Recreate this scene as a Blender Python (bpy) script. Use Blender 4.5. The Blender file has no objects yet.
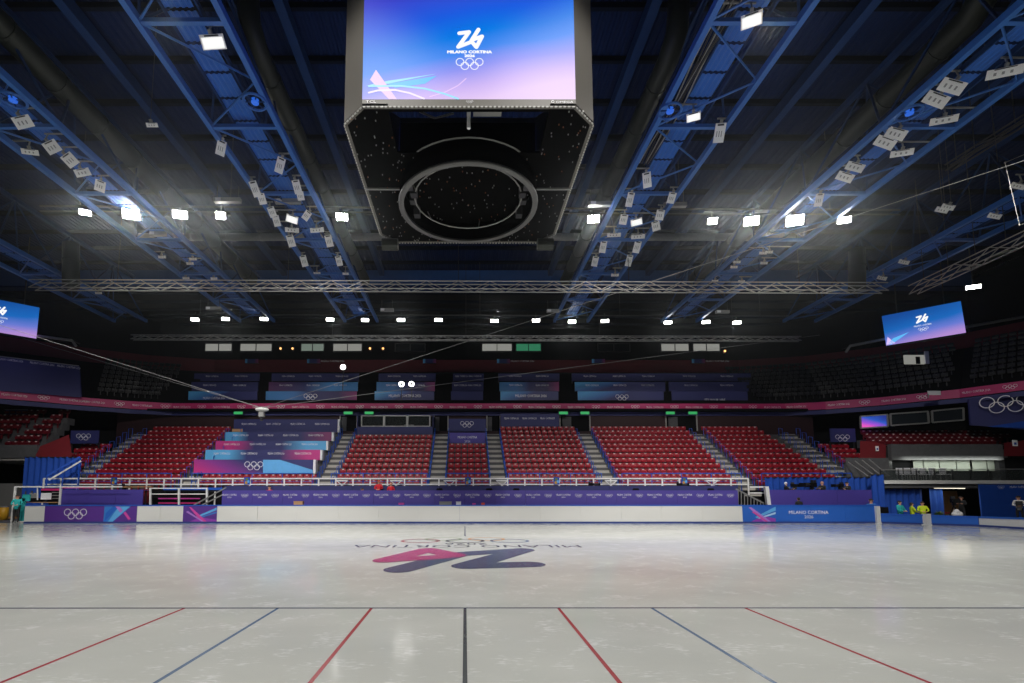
import bpy, bmesh, math, random
from mathutils import Vector, Matrix
R = math.radians
rnd = random.Random(7)
scene = bpy.context.scene
col = scene.collection

# ------------------------------------------------------------------ camera
F, CX, CY, TILT, CAMZ = 494.0, 465.0, 449.0, R(5.28), 1.7
cd = bpy.data.cameras.new('camera'); cam = bpy.data.objects.new('camera', cd); col.objects.link(cam)
cam.location = (0, 0, CAMZ); cam.rotation_euler = (R(90)+TILT, 0, 0)
cd.sensor_width = 36; cd.lens = F/1024*36
cd.shift_x = (512-CX)/1024; cd.shift_y = (CY-341.5)/1024; cd.clip_end = 300; cd.clip_start = .05
scene.camera = cam

def ray(px, py):
    x, a = (px-CX)/F, (CY-py)/F
    return Vector((x, math.cos(TILT)-a*math.sin(TILT), a*math.cos(TILT)+math.sin(TILT)))
def P(px, py, Y):                       # the point seen at a pixel, on the plane at depth Y
    d = ray(px, py); return Vector((0, 0, CAMZ)) + d*(Y/d.y)
def PZ(px, py, Z):                      # the point seen at a pixel, on the plane at height Z
    d = ray(px, py); return Vector((0, 0, CAMZ)) + d*((Z-CAMZ)/d.z)

# ------------------------------------------------------------------ world, exposure
w = bpy.data.worlds.new('world'); scene.world = w; w.use_nodes = True
w.node_tree.nodes['Background'].inputs[0].default_value = (.35, .45, .7, 1)
w.node_tree.nodes['Background'].inputs[1].default_value = .012
_vol = w.node_tree.nodes.new('ShaderNodeVolumeScatter')      # thin haze in the hall
_vol.inputs['Density'].default_value = .00025; _vol.inputs['Anisotropy'].default_value = .93; _vol.inputs['Color'].default_value = (.85, .93, 1, 1)
w.node_tree.links.new(_vol.outputs[0], w.node_tree.nodes['World Output'].inputs['Volume'])
vs = scene.view_settings
vs.view_transform = 'Standard'; vs.look = 'None'; vs.exposure = 0; vs.gamma = 1
scene.cycles.use_denoising = True
scene.cycles.max_bounces = 6; scene.cycles.diffuse_bounces = 4; scene.cycles.glossy_bounces = 3
scene.cycles.sample_clamp_indirect = 6

# ------------------------------------------------------------------ lights of the hall and added fill
def spot(loc, aim, power, angle=80, blend=.6, radius=.3, color=(1, .97, .93)):
    l = bpy.data.lights.new('lamp_or_fill_spot', 'SPOT'); o = bpy.data.objects.new('lamp_or_fill_spot', l); col.objects.link(o)
    l.energy = power; l.spot_size = R(angle); l.spot_blend = blend; l.shadow_soft_size = radius; l.color = color
    o.location = loc; o.rotation_euler = (Vector(aim)-Vector(loc)).to_track_quat('-Z', 'Y').to_euler()
    return o
KEY = 6600
for x in (-20, -12, -4, 4, 12, 20):                       # rig over the near side of the rink, above the frame
    spot((x, 2, 17), (x*.95, 25, 0), KEY, 50, .6)
for x in (-18.4, -9.2, 9.2, 18.9):                        # unseen spots added under the catwalks, evening out the light on the ice
    for y, k in ((4, 1.0), (14, .35), (25, 1.0)):
        spot((x, y, 16.3), (x, y+.01, 0), 1900*k, 118, .7)
for x in (-18.4, -9.2, 9.2, 18.9):                        # more added spots, turned forward to light the stands
    spot((x, 19, 16.3), (x*1.15, 38, 5.0), 4000, 66, .6)
for s_ in (-1, 1): spot((s_*20, 17, 16.3), (s_*35, 34, 2.5), 4200, 50, .7)   # fill added to brighten the two corners

# ------------------------------------------------------------------ materials
def new_mat(name):
    m = bpy.data.materials.new(name); m.use_nodes = True
    nt = m.node_tree; return m, nt, nt.nodes['Principled BSDF']
def srgb(r, g, b):
    f = lambda c: (c/255/12.92) if c <= 10 else ((c/255+.055)/1.055)**2.4
    return (f(r), f(g), f(b), 1)
def mat(name, c, rough=.6, metal=0, var=.12, scale=3.0, bump=0, spec=.5):
    m, nt, b = new_mat(name)
    N, L = nt.nodes, nt.links
    tc = N.new('ShaderNodeTexCoord'); nz = N.new('ShaderNodeTexNoise'); nz.inputs['Scale'].default_value = scale; nz.inputs['Detail'].default_value = 4
    L.new(tc.outputs['Object'], nz.inputs['Vector'])
    mx = N.new('ShaderNodeMix'); mx.data_type = 'RGBA'
    c = tuple(c[:3])
    mx.inputs['A'].default_value = (*[v*(1-var) for v in c], 1); mx.inputs['B'].default_value = (*[min(1, v*(1+var)) for v in c], 1)
    L.new(nz.outputs['Fac'], mx.inputs['Factor']); L.new(mx.outputs['Result'], b.inputs['Base Color'])
    b.inputs['Roughness'].default_value = rough; b.inputs['Metallic'].default_value = metal; b.inputs['Specular IOR Level'].default_value = spec
    if bump:
        bp = N.new('ShaderNodeBump'); bp.inputs['Strength'].default_value = bump; bp.inputs['Distance'].default_value = .02
        L.new(nz.outputs['Fac'], bp.inputs['Height']); L.new(bp.outputs['Normal'], b.inputs['Normal'])
    return m
def emat(name, c, s=1.0):
    m, nt, b = new_mat(name)
    b.inputs['Base Color'].default_value = (.02, .02, .02, 1)
    b.inputs['Emission Color'].default_value = (*c[:3], 1); b.inputs['Emission Strength'].default_value = s
    return m
def gradient(name, stops, angle=0.0, emit=0, rough=.5, wave=.0):
    """colour ramp across the face's own UV, turned by angle; a printed banner or the picture on a screen"""
    m, nt, b = new_mat(name); N, L = nt.nodes, nt.links
    tc = N.new('ShaderNodeTexCoord'); mp = N.new('ShaderNodeMapping'); mp.inputs['Location'].default_value = (.5, .5, 0)
    sub = N.new('ShaderNodeVectorMath'); sub.operation = 'SUBTRACT'; sub.inputs[1].default_value = (.5, .5, 0)
    L.new(tc.outputs['UV'], sub.inputs[0]); L.new(sub.outputs[0], mp.inputs['Vector'])
    mp.inputs['Rotation'].default_value = (0, 0, angle)
    sep = N.new('ShaderNodeSeparateXYZ'); L.new(mp.outputs[0], sep.inputs[0])
    fac = sep.outputs['X']
    if wave:
        nz = N.new('ShaderNodeTexNoise'); nz.inputs['Scale'].default_value = 1.3; nz.inputs['Detail'].default_value = 1
        L.new(tc.outputs['UV'], nz.inputs['Vector'])
        ma = N.new('ShaderNodeMath'); ma.operation = 'MULTIPLY_ADD'; ma.inputs[1].default_value = wave
        L.new(nz.outputs['Fac'], ma.inputs[0])
        s2 = N.new('ShaderNodeMath'); s2.operation = 'SUBTRACT'; s2.inputs[1].default_value = wave*.5
        L.new(fac, s2.inputs[0]); L.new(s2.outputs[0], ma.inputs[2]); fac = ma.outputs[0]
    cr = N.new('ShaderNodeValToRGB'); L.new(fac, cr.inputs[0])
    e = cr.color_ramp.elements
    e[0].position, e[0].color = stops[0]; e[1].position, e[1].color = stops[-1]
    for p, c in stops[1:-1]:
        k = e.new(p); k.color = c
    if emit:
        L.new(cr.outputs[0], b.inputs['Emission Color']); b.inputs['Emission Strength'].default_value = emit
        b.inputs['Base Color'].default_value = (.01, .01, .01, 1)
    else:
        L.new(cr.outputs[0], b.inputs['Base Color'])
    b.inputs['Roughness'].default_value = rough
    return m

M = {}
def ice_material():
    m, nt, b = new_mat('ice'); N, L = nt.nodes, nt.links
    tc = N.new('ShaderNodeTexCoord')
    def noise(scale, sx, sy, det=5):
        mp = N.new('ShaderNodeMapping'); mp.inputs['Scale'].default_value = (sx, sy, 1); L.new(tc.outputs['Object'], mp.inputs['Vector'])
        n = N.new('ShaderNodeTexNoise'); n.inputs['Scale'].default_value = scale; n.inputs['Detail'].default_value = det; L.new(mp.outputs[0], n.inputs['Vector']); return n
    a = noise(.35, 1, 1.6); c = noise(2.2, 1, 1); d = noise(26, .35, 1)
    r1 = N.new('ShaderNodeValToRGB'); L.new(a.outputs['Fac'], r1.inputs[0])
    r1.color_ramp.elements[0].position = .3; r1.color_ramp.elements[0].color = (.545, .56, .525, 1)
    r1.color_ramp.elements[1].position = .7; r1.color_ramp.elements[1].color = (.65, .665, .62, 1)
    # snow left by blades: pale flecks where two noises are both high
    mul = N.new('ShaderNodeMath'); mul.operation = 'MULTIPLY'; L.new(c.outputs['Fac'], mul.inputs[0]); L.new(d.outputs['Fac'], mul.inputs[1])
    r2 = N.new('ShaderNodeValToRGB'); L.new(mul.outputs[0], r2.inputs[0])
    r2.color_ramp.elements[0].position = .30; r2.color_ramp.elements[1].position = .40
    mx = N.new('ShaderNodeMix'); mx.data_type = 'RGBA'; mx.inputs['B'].default_value = (.88, .89, .88, 1)
    sc = N.new('ShaderNodeMath'); sc.operation = 'MULTIPLY'; sc.inputs[1].default_value = .55
    L.new(r2.outputs[0], sc.inputs[0]); L.new(sc.outputs[0], mx.inputs['Factor']); L.new(r1.outputs[0], mx.inputs['A'])
    L.new(mx.outputs['Result'], b.inputs['Base Color'])
    rr = N.new('ShaderNodeMapRange'); rr.inputs['To Min'].default_value = .06; rr.inputs['To Max'].default_value = .15
    L.new(c.outputs['Fac'], rr.inputs['Value']); L.new(rr.outputs[0], b.inputs['Roughness'])
    b.inputs['IOR'].default_value = 1.31
    bp = N.new('ShaderNodeBump'); bp.inputs['Strength'].default_value = .05; bp.inputs['Distance'].default_value = .01
    L.new(d.outputs['Fac'], bp.inputs['Height']); L.new(bp.outputs[0], b.inputs['Normal'])
    return m
M['ice'] = ice_material()
M['white'] = mat('white_plastic', (.72, .72, .69), .35, var=.03)
M['white_metal'] = mat('white_painted_metal', (.78, .78, .76), .4, var=.04)
M['kick'] = mat('blue_kick_strip', srgb(40, 62, 130), .5)
M['rail_blue'] = mat('blue_board_cap', srgb(28, 88, 190), .45)
M['purple'] = mat('purple_vinyl', srgb(74, 62, 150), .5, var=.05)
M['violet'] = mat('violet_vinyl', srgb(88, 48, 140), .5, var=.08)
M['blue'] = mat('blue_vinyl', srgb(34, 96, 190), .5, var=.06)
M['deepblue'] = mat('deep_blue_fabric', srgb(12, 70, 165), .8, var=.15)
M['navy'] = mat('navy_vinyl', srgb(44, 48, 104), .6, var=.08)
M['magenta'] = mat('magenta_vinyl', srgb(190, 40, 108), .5, var=.06)
M['pink'] = mat('pink_print', srgb(205, 70, 160), .5)
M['sky'] = mat('light_blue_print', srgb(92, 168, 226), .5)
M['print_blue'] = mat('mid_blue_print', srgb(50, 120, 200), .5)
M['print_lilac'] = mat('lilac_print', srgb(170, 120, 205), .5)
M['print_plum'] = mat('plum_print', srgb(142, 60, 170), .5)
M['print_pale'] = mat('pale_blue_print', srgb(170, 205, 238), .5)
M['print'] = mat('white_print', (.85, .85, .88), .5, var=.02)
M['seat'] = mat('red_seat_plastic', srgb(160, 24, 42), .42, var=.2, scale=1.2)
M['panel_pale'] = mat('pale_bead_plastic', (.4, .4, .38), .5)
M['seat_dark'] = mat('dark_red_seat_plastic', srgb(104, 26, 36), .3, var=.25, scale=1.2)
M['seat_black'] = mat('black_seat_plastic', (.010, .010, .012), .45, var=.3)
M['plate'] = mat('pale_seat_glint', (.62, .56, .55), .4)
M['concrete'] = mat('concrete', (.33, .32, .30), .85, var=.2, scale=6, bump=.2)
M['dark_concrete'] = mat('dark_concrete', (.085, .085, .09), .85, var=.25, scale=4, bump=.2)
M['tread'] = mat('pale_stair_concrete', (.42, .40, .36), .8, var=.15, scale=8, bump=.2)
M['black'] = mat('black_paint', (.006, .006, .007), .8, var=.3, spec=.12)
M['cube_black'] = mat('cube_underside_black', (.002, .002, .002), .9, var=.3, spec=.05)
M['black_metal'] = mat('black_metal', (.03, .03, .033), .4, .3, var=.3)
M['grey_metal'] = mat('grey_metal', (.30, .30, .29), .45, .4, var=.1)
M['panel_grey'] = mat('grey_painted_panel', (.115, .108, .094), .5, var=.05)
M['steel'] = mat('bare_aluminium', (.5, .5, .48), .45, .5, var=.1)
M['blue_steel'] = mat('blue_painted_steel', (.028, .125, .42), .45, var=.1)
M['blue_dark'] = mat('dark_blue_steel', (.009, .034, .12), .7, var=.15, spec=.15)
M['fascia'] = mat('fascia_blue_steel', (.02, .085, .28), .6)
M['deck'] = mat('blue_deck_sheet', (.018, .115, .46), .5, var=.12)
M['roof'] = mat('navy_roof_sheet', (.006, .016, .066), .85, var=.2, scale=.6, spec=.1)
M['purlin'] = mat('near_black_blue_steel', (.003, .006, .016), .85, spec=.08)
M['duct'] = mat('dull_green_duct', (.016, .020, .015), .5, .3, var=.2)
M['blue_rail'] = mat('blue_handrail_paint', srgb(30, 84, 190), .4)
M['maroon'] = mat('maroon_wall_paint', srgb(96, 22, 34), .7, var=.15)
M['red_wall'] = mat('red_wall_paint', srgb(112, 20, 30), .65, var=.12)
M['lamp'] = emat('lit_lamp_lens', (1, .97, .92), 60)
M['lamp_small'] = emat('lit_small_lamp_lens', (1, .98, .93), 18)
M['lamp_warm'] = emat('warm_lamp_lens', (1, .45, .15), 2.5)
M['lens'] = mat('floodlight_lens_sheet', (.82, .82, .80), .3, var=.04)
M['lens_slot'] = mat('floodlight_slot', (.28, .28, .28), .5)
M['lit_lens'] = emat('lit_floodlight_lens', (1, 1, .97), 1.0)
M['glow_white'] = emat('screen_white', (1, 1, 1), 1.0)
M['exit_green'] = emat('exit_sign_green', (.03, .42, .12), .8)
M['strip_lamp'] = emat('fluorescent_tube', (1, .92, .72), 1.6)
M['window_lit'] = emat('lit_suite_window', (.55, .55, .50), .42)
M['window_green'] = emat('lit_green_window', (.05, .32, .16), .5)
M['window_pale'] = emat('lit_pale_green_window', (.40, .50, .42), .35)
M['glassy'] = mat('dark_window_glass', (.02, .025, .03), .08, var=.1)
M['curtain_grey'] = mat('grey_green_blind', (.22, .24, .21), .7)
M['skin'] = mat('skin', srgb(214, 160, 132), .6, var=.05)
M['hair'] = mat('dark_hair', (.03, .02, .015), .6)
M['cloth_red'] = mat('red_jacket_cloth', srgb(205, 30, 45), .8)
M['cloth_black'] = mat('black_cloth', (.018, .018, .02), .8)
M['cloth_teal'] = mat('teal_jacket_cloth', srgb(40, 175, 175), .8)
M['cloth_yellow'] = mat('yellow_vest_cloth', srgb(205, 225, 40), .8)
M['cloth_white'] = mat('white_jacket_cloth', (.75, .75, .74), .8)
M['cloth_blue'] = mat('blue_jacket_cloth', srgb(45, 100, 170), .8)
M['cap_red'] = mat('orange_cap_cloth', srgb(235, 90, 60), .8)
M['leaf'] = mat('green_leaf', srgb(96, 118, 44), .6, var=.3)
M['wood'] = mat('plywood', srgb(196, 150, 104), .6, var=.12)
M['yellow'] = mat('yellow_plastic', srgb(200, 150, 30), .5)
M['white_dim'] = mat('white_wire', (.25, .25, .25), .4)
M['clear'] = mat('smoked_glass_panel', (.05, .06, .06), .1)
_pb = M['clear'].node_tree.nodes['Principled BSDF']; _pb.inputs['Alpha'].default_value = .45
C_MAG, C_PUR, C_NAV, C_SKY = srgb(196, 52, 134), srgb(70, 52, 138), srgb(42, 46, 106), srgb(90, 172, 226)
M['ban_mag_pur'] = gradient('banner_magenta_to_purple', [(0, C_MAG), (.25, srgb(130, 50, 140)), (.5, C_NAV), (1, C_NAV)], -.25)
M['ban_sky_mag'] = gradient('banner_blue_to_magenta', [(0, C_SKY), (.2, C_SKY), (.36, C_NAV), (.65, C_NAV), (.9, C_MAG), (1, C_MAG)], 0)
M['ban_mag_sky'] = gradient('banner_magenta_to_blue', [(0, C_MAG), (.15, C_MAG), (.35, C_NAV), (.6, C_NAV), (.82, C_SKY), (1, C_SKY)], 0)
M['ban_sky_pur'] = gradient('banner_blue_to_plum', [(0, C_SKY), (.1, C_SKY), (.22, C_NAV), (.7, C_NAV), (.95, srgb(128, 46, 106)), (1, srgb(128, 46, 106))], 0)
M['ban_dark_a'] = gradient('banner_upper_blue_plum', [(0, srgb(60, 130, 190)), (.3, srgb(60, 120, 185)), (.5, C_NAV), (.8, srgb(52, 38, 92)), (1, srgb(140, 44, 110))], 0)
M['ban_dark_b'] = gradient('banner_upper_plum_blue', [(0, srgb(90, 44, 96)), (.4, C_NAV), (.7, srgb(64, 140, 205)), (1, srgb(64, 140, 205))], 0)
M['ban_dark_c'] = gradient('banner_upper_swoosh', [(0, srgb(78, 160, 215)), (.25, srgb(56, 110, 180)), (.45, C_NAV), (1, C_NAV)], .35)
M['screen'] = gradient('cube_screen_picture', [(0, srgb(222, 192, 238)), (.07, srgb(200, 174, 240)), (.17, srgb(140, 146, 242)), (.27, srgb(60, 136, 240)), (.38, srgb(0, 122, 230)), (.52, srgb(26, 92, 224)), (.7, srgb(58, 66, 204)), (1, srgb(58, 66, 204))], R(-106), 1.0, wave=.22)
M['screen_b'] = gradient('hanging_screen_picture', [(0, srgb(190, 150, 225)), (.25, srgb(110, 130, 225)), (.55, srgb(24, 110, 200)), (1, srgb(16, 76, 160))], R(-106), .85, wave=.2)
M['screen_tv'] = gradient('tv_picture', [(0, srgb(240, 90, 200)), (.3, srgb(150, 80, 220)), (.6, srgb(40, 90, 200)), (1, srgb(30, 50, 140))], R(-50), .9, wave=.5)

# ------------------------------------------------------------------ mesh helpers
class MB:
    def __init__(s): s.v = []; s.f = []; s.uv = {}
    def add(s, vs, fs):
        n = len(s.v); s.v += [Vector(q) for q in vs]; s.f += [tuple(i+n for i in f) for f in fs]; return s
    def box(s, lo, hi):
        (a, b, c), (d, e, f) = lo, hi
        return s.add([(a,b,c),(d,b,c),(d,e,c),(a,e,c),(a,b,f),(d,b,f),(d,e,f),(a,e,f)],
                     [(3,2,1,0),(4,5,6,7),(0,1,5,4),(1,2,6,5),(2,3,7,6),(3,0,4,7)])
    def cbox(s, c, size): return s.box([c[i]-size[i]/2 for i in range(3)], [c[i]+size[i]/2 for i in range(3)])
    def obox(s, o, u, v, w):                # corner o and three edge vectors
        o, u, v, w = map(Vector, (o, u, v, w))
        fs = [(3,2,1,0),(4,5,6,7),(0,1,5,4),(1,2,6,5),(2,3,7,6),(3,0,4,7)]
        if u.cross(v).dot(w) < 0: fs = [tuple(reversed(f)) for f in fs]
        return s.add([o, o+u, o+u+v, o+v, o+w, o+u+w, o+u+v+w, o+v+w], fs)
    def bar(s, p, q, a=.05, b=None, up=(0,0,1)):
        p, q = Vector(p), Vector(q); b = b or a; d = (q-p)
        if d.length < 1e-6: return s
        d.normalize(); x = d.cross(Vector(up))
        if x.length < 1e-3: x = d.cross(Vector((1, 0, 0)))
        x.normalize(); y = x.cross(d)
        return s.obox(p-x*a/2-y*b/2, x*a, y*b, q-p)
    def tube(s, pts, r, n=6, closed=False, r2=None):
        pts = [Vector(p) for p in pts]; m = len(pts); ring = []
        for i, p in enumerate(pts):
            if closed: d = pts[(i+1) % m]-pts[i-1]
            else: d = pts[min(i+1, m-1)]-pts[max(i-1, 0)]
            d.normalize(); x = d.cross(Vector((0, 0, 1)))
            if x.length < 1e-3: x = d.cross(Vector((0, 1, 0)))
            x.normalize(); y = x.cross(d); rr = r if r2 is None else r+(r2-r)*i/max(1, m-1)
            ring.append([p+x*rr*math.cos(2*math.pi*k/n)+y*rr*math.sin(2*math.pi*k/n) for k in range(n)])
        vs = [q for g in ring for q in g]; fs = []
        for i in range(m if closed else m-1):
            j = (i+1) % m
            fs += [(i*n+k, i*n+(k+1) % n, j*n+(k+1) % n, j*n+k) for k in range(n)]
        if not closed: fs += [tuple(range(n-1, -1, -1)), tuple(range((m-1)*n, m*n))]
        return s.add(vs, fs)
    def lathe(s, c, prof, n=24):            # profile of (radius, height) about the vertical through c
        c = Vector(c); vs = []; m = len(prof)
        for k in range(n):
            a = 2*math.pi*k/n
            vs += [c+Vector((r*math.cos(a), r*math.sin(a), z)) for r, z in prof]
        fs = [(k*m+i, ((k+1) % n)*m+i, ((k+1) % n)*m+i+1, k*m+i+1) for k in range(n) for i in range(m-1)]
        return s.add(vs, fs)
    def prism(s, pts, o, u, v, d):          # 2D outline set in the plane (o, u, v), pushed along d
        o, u, v, d = map(Vector, (o, u, v, d)); n = len(pts)
        a = [o+u*x+v*y for x, y in pts]; b = [q+d for q in a]
        return s.add(a+b, [tuple(range(n-1, -1, -1)), tuple(range(n, 2*n))]+[(i, (i+1) % n, n+(i+1) % n, n+i) for i in range(n)])
    def ball(s, c, r, n=8, m=6):
        c = Vector(c); r = r if isinstance(r, (tuple, list)) else (r, r, r); vs = []
        for i in range(m+1):
            t = math.pi*i/m
            vs += [c+Vector((r[0]*math.sin(t)*math.cos(2*math.pi*k/n), r[1]*math.sin(t)*math.sin(2*math.pi*k/n), r[2]*math.cos(t))) for k in range(n)]
        return s.add(vs, [(i*n+k, (i+1)*n+k, (i+1)*n+(k+1) % n, i*n+(k+1) % n) for i in range(m) for k in range(n)])
    def build(s, name, m, parent=None, smooth=False):
        base = Vector(parent.get('_w', (0, 0, 0))) if parent is not None else Vector((0, 0, 0))
        me = bpy.data.meshes.new(name); me.from_pydata([tuple(q-base) for q in s.v], [], s.f); me.materials.append(m)
        if smooth: me.polygons.foreach_set('use_smooth', [True]*len(me.polygons))
        return link(name, me, parent, base)
def link(name, me, parent=None, base=None):
    o = bpy.data.objects.new(name, me); col.objects.link(o)
    if parent is not None:
        o.parent = parent; o['_w'] = tuple(base if base is not None else parent.get('_w', (0, 0, 0)))
    return o
def tag(o, label, cat, group=None, kind=None):
    o['label'] = label; o['category'] = cat
    if group: o['group'] = group
    if kind: o['kind'] = kind
    return o
def thing(name, label, cat, loc=(0, 0, 0), group=None, kind=None):
    o = bpy.data.objects.new(name, None); o.empty_display_size = .1; col.objects.link(o)
    o.location = loc; o['_w'] = tuple(loc)
    return tag(o, label, cat, group, kind)
def struct(name, mb, m):
    o = mb.build(name, m); o['kind'] = 'structure'; return o
def struct_empty(name, loc=(0, 0, 0)):
    o = bpy.data.objects.new(name, None); col.objects.link(o); o.location = loc; o['_w'] = tuple(loc); o['kind'] = 'structure'; return o
def slab(name, o, u, v, d, m, parent=None):   # board whose front corner is o, edges u and v, thickness d behind; UV over the face
    o, u, v = map(Vector, (o, u, v)); n = u.cross(v).normalized()*(-d)
    mb = MB().obox(o, u, v, n); ob = mb.build(name, m, parent)
    uvl = ob.data.uv_layers.new(name='UVMap'); uvs = [(0,0),(1,0),(1,1),(0,1)]*2
    for lp in ob.data.loops: uvl.data[lp.index].uv = uvs[lp.vertex_index]
    return ob
_txt = {}
def text_geo(body, res=2):
    if (body, res) not in _txt:
        cu = bpy.data.curves.new('lettering', 'FONT'); cu.body = body; cu.resolution_u = res
        o = bpy.data.objects.new('lettering', cu); col.objects.link(o)
        me = bpy.data.meshes.new_from_object(o.evaluated_get(bpy.context.evaluated_depsgraph_get()))
        vs = [(q.co.x, q.co.y) for q in me.vertices]; fs = [tuple(p.vertices) for p in me.polygons]
        bpy.data.objects.remove(o); bpy.data.curves.remove(cu); bpy.data.meshes.remove(me)
        x0, x1 = min(q[0] for q in vs), max(q[0] for q in vs); y0, y1 = min(q[1] for q in vs), max(q[1] for q in vs)
        _txt[(body, res)] = ([((x-x0)/(x1-x0)-.5, (y-y0)/(y1-y0)-.5) for x, y in vs], fs, (x1-x0)/(y1-y0))
    return _txt[(body, res)]
def put_text(mb, body, c, u, v, height, width=None, res=2):   # centred on c, u and v unit vectors
    vs, fs, asp = text_geo(body, res); width = width or asp*height; c, u, v = map(Vector, (c, u, v))
    return mb.add([c+u*(x*width)+v*(y*height) for x, y in vs], fs)
def ring_flat(mb, c, u, v, r, t, n=24):
    c, u, v = map(Vector, (c, u, v)); vs = []
    for k in range(n):
        d = u*math.cos(2*math.pi*k/n)+v*math.sin(2*math.pi*k/n); vs += [c+d*r, c+d*(r-t)]
    return mb.add(vs, [(2*k+1, 2*k, (2*k+2) % (2*n), (2*k+3) % (2*n)) for k in range(n)])
def put_rings(mb, c, u, v, width, n=20, tf=.1, which=None):
    c, u, v = map(Vector, (c, u, v)); r = width/6.5
    for i, (x, y) in enumerate(((-2.25, .5), (0, .5), (2.25, .5), (-1.125, -.5), (1.125, -.5))):
        if which is None or i in which: ring_flat(mb, c+u*(x*r)+v*(y*r*1.0), u, v, r, r*max(tf*1.6, .12), n)
    return mb
def stroke2d(mb, pts, wd, c, u, v, sx, sy, lift=.0004):   # rounded flat stroke through 2D points
    c, u, v = map(Vector, (c, u, v))
    nn_ = u.cross(v)*lift
    for si, ((x0, y0), (x1, y1)) in enumerate(zip(pts, pts[1:])):
        f = lambda x, y: c+u*(x*sx)+v*(y*sy)+nn_*si
        a = math.atan2(y1-y0, x1-x0); q = []
        for k in range(9): t = a+math.pi/2+math.pi*k/8; q.append(f(x0+math.cos(t)*wd/2, y0+math.sin(t)*wd/2))
        for k in range(9): t = a-math.pi/2+math.pi*k/8; q.append(f(x1+math.cos(t)*wd/2, y1+math.sin(t)*wd/2))
        mb.add(q, [tuple(range(18))])
    return mb
L26 = [(-.38, .2), (-.02, .25), (-.42, -.36), (.03, -.17), (.33, .35)]      # the two figures drawn as strokes
L26B = [(.33, .35), (.06, -.12), (.25, -.37), (.46, .07), (.14, -.06)]
X, Yv, Z = Vector((1, 0, 0)), Vector((0, 1, 0)), Vector((0, 0, 1))
def fill(mb, pts): mb.add(pts, [tuple(range(len(pts)))])

# ================================================================== THE SETTING
# ice sheet
padpts = [PZ(880, 523.4, 0), PZ(928, 525, 0), PZ(979, 526.6, 0), PZ(1042, 530.5, 0)]
edge = [(-31, -4), (30.5, -4), (30.5, 18), (padpts[3].x, padpts[3].y), (padpts[2].x, padpts[2].y), (padpts[1].x, padpts[1].y), (padpts[0].x, padpts[0].y), (25, 30), (-31, 30)]
ice = struct('floor', MB().prism(edge, (0, 0, -.003), X, Yv, (0, 0, .003)), M['ice'])
ice['label'] = 'white ice sheet of the rink with painted lines and a large rotated emblem'
M['ice_red'] = mat('red_ice_paint', srgb(168, 62, 66), .2, var=.15, scale=2)
M['ice_blue'] = mat('blue_ice_paint', srgb(92, 116, 146), .2, var=.15, scale=2)
M['ice_black'] = mat('black_ice_paint', srgb(84, 88, 90), .2, var=.25, scale=2)
M['ice_navy'] = mat('navy_ice_paint', srgb(74, 84, 112), .2, var=.15, scale=2)
M['ice_magenta'] = mat('magenta_ice_paint', srgb(170, 66, 116), .2, var=.1)
M['ice_orange'] = mat('orange_ice_paint', srgb(214, 160, 110), .2)
M['ice_green'] = mat('green_ice_paint', srgb(150, 165, 140), .2)
M['ice_text'] = mat('dark_ice_paint', srgb(78, 84, 96), .2)
y0 = PZ(465, 608, 0).y
for i, (m, k) in enumerate((('ice_red', -3), ('ice_blue', -2), ('ice_red', -1), ('ice_black', 0), ('ice_red', 1), ('ice_blue', 2), ('ice_red', 3))):
    x = k*1.405
    MB().box((x-.022, 1.5, .0005), (x+.022, y0, .002)).build('painted_line', M[m], ice)
mb = MB()
for (xa, ya, xb, yb) in ((-30, y0-.10, -8, y0-.02), (-8, y0-.02, 4, y0), (4, y0, 30, y0-.05)):
    mb.prism([(xa, ya-.025), (xb, yb-.025), (xb, yb+.025), (xa, ya+.025)], (0, 0, .002), X, Yv, (0, 0, .001))
mb.build('painted_cross_line', M['ice_navy'], ice)
MB().box((-.03, 20.6, .0005), (.03, 27, .002)).build('painted_dash', M['ice_navy'], ice)
lc = PZ(463, 558.5, 0); lc.z = .004
mb = MB(); stroke2d(mb, L26, .17, lc, -X, -Yv, 4.35, 5.6); mb.build('emblem_stroke', M['ice_navy'], ice)
lc.z = .005; mb = MB(); stroke2d(mb, L26B[:2], .17, lc, -X, -Yv, 4.35, 5.6); mb.build('emblem_stroke', M['ice_navy'], ice)
lc.z = .006; mb = MB(); stroke2d(mb, L26B[1:4], .16, lc, -X, -Yv, 4.35, 5.6); mb.build('emblem_stroke', M['ice_magenta'], ice)
lc.z = .007; mb = MB(); stroke2d(mb, L26B[3:], .15, lc, -X, -Yv, 4.35, 5.6); mb.build('emblem_stroke', M['ice_magenta'], ice)
for body, py, wpx, h in (('MILANO CORTINA', 546.3, 225, .75), ('2026', 544, 42, .55)):
    c = PZ(466, py, 0); c.z = .004
    mb = MB(); put_text(mb, body, c, -X, -Yv, h, wpx/F*c.y); mb.build('lettering', M['ice_text'], ice)
c = PZ(465, 540, 0); c.z = .004
for i, m in enumerate(('ice_blue', 'ice_black', 'ice_red', 'ice_orange', 'ice_green')):
    mb = MB(); put_rings(mb, c, -X, -Yv, 4.75, 28, .1, (i,)); mb.build('painted_ring', M[m], ice)

struct('floor_surround', MB().box((-52, -6, -.2), (52, 62, -.004)), M['dark_concrete'])
struct('wall_left', MB().box((-53, -6, -.2), (-52, 62, 24)), M['black'])
struct('wall_right', MB().box((52, -6, -.2), (53, 62, 24)), M['black'])
wb = struct('wall_back', MB().box((-53, 61, -.2), (53, 62, 24)), M['black'])

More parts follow.
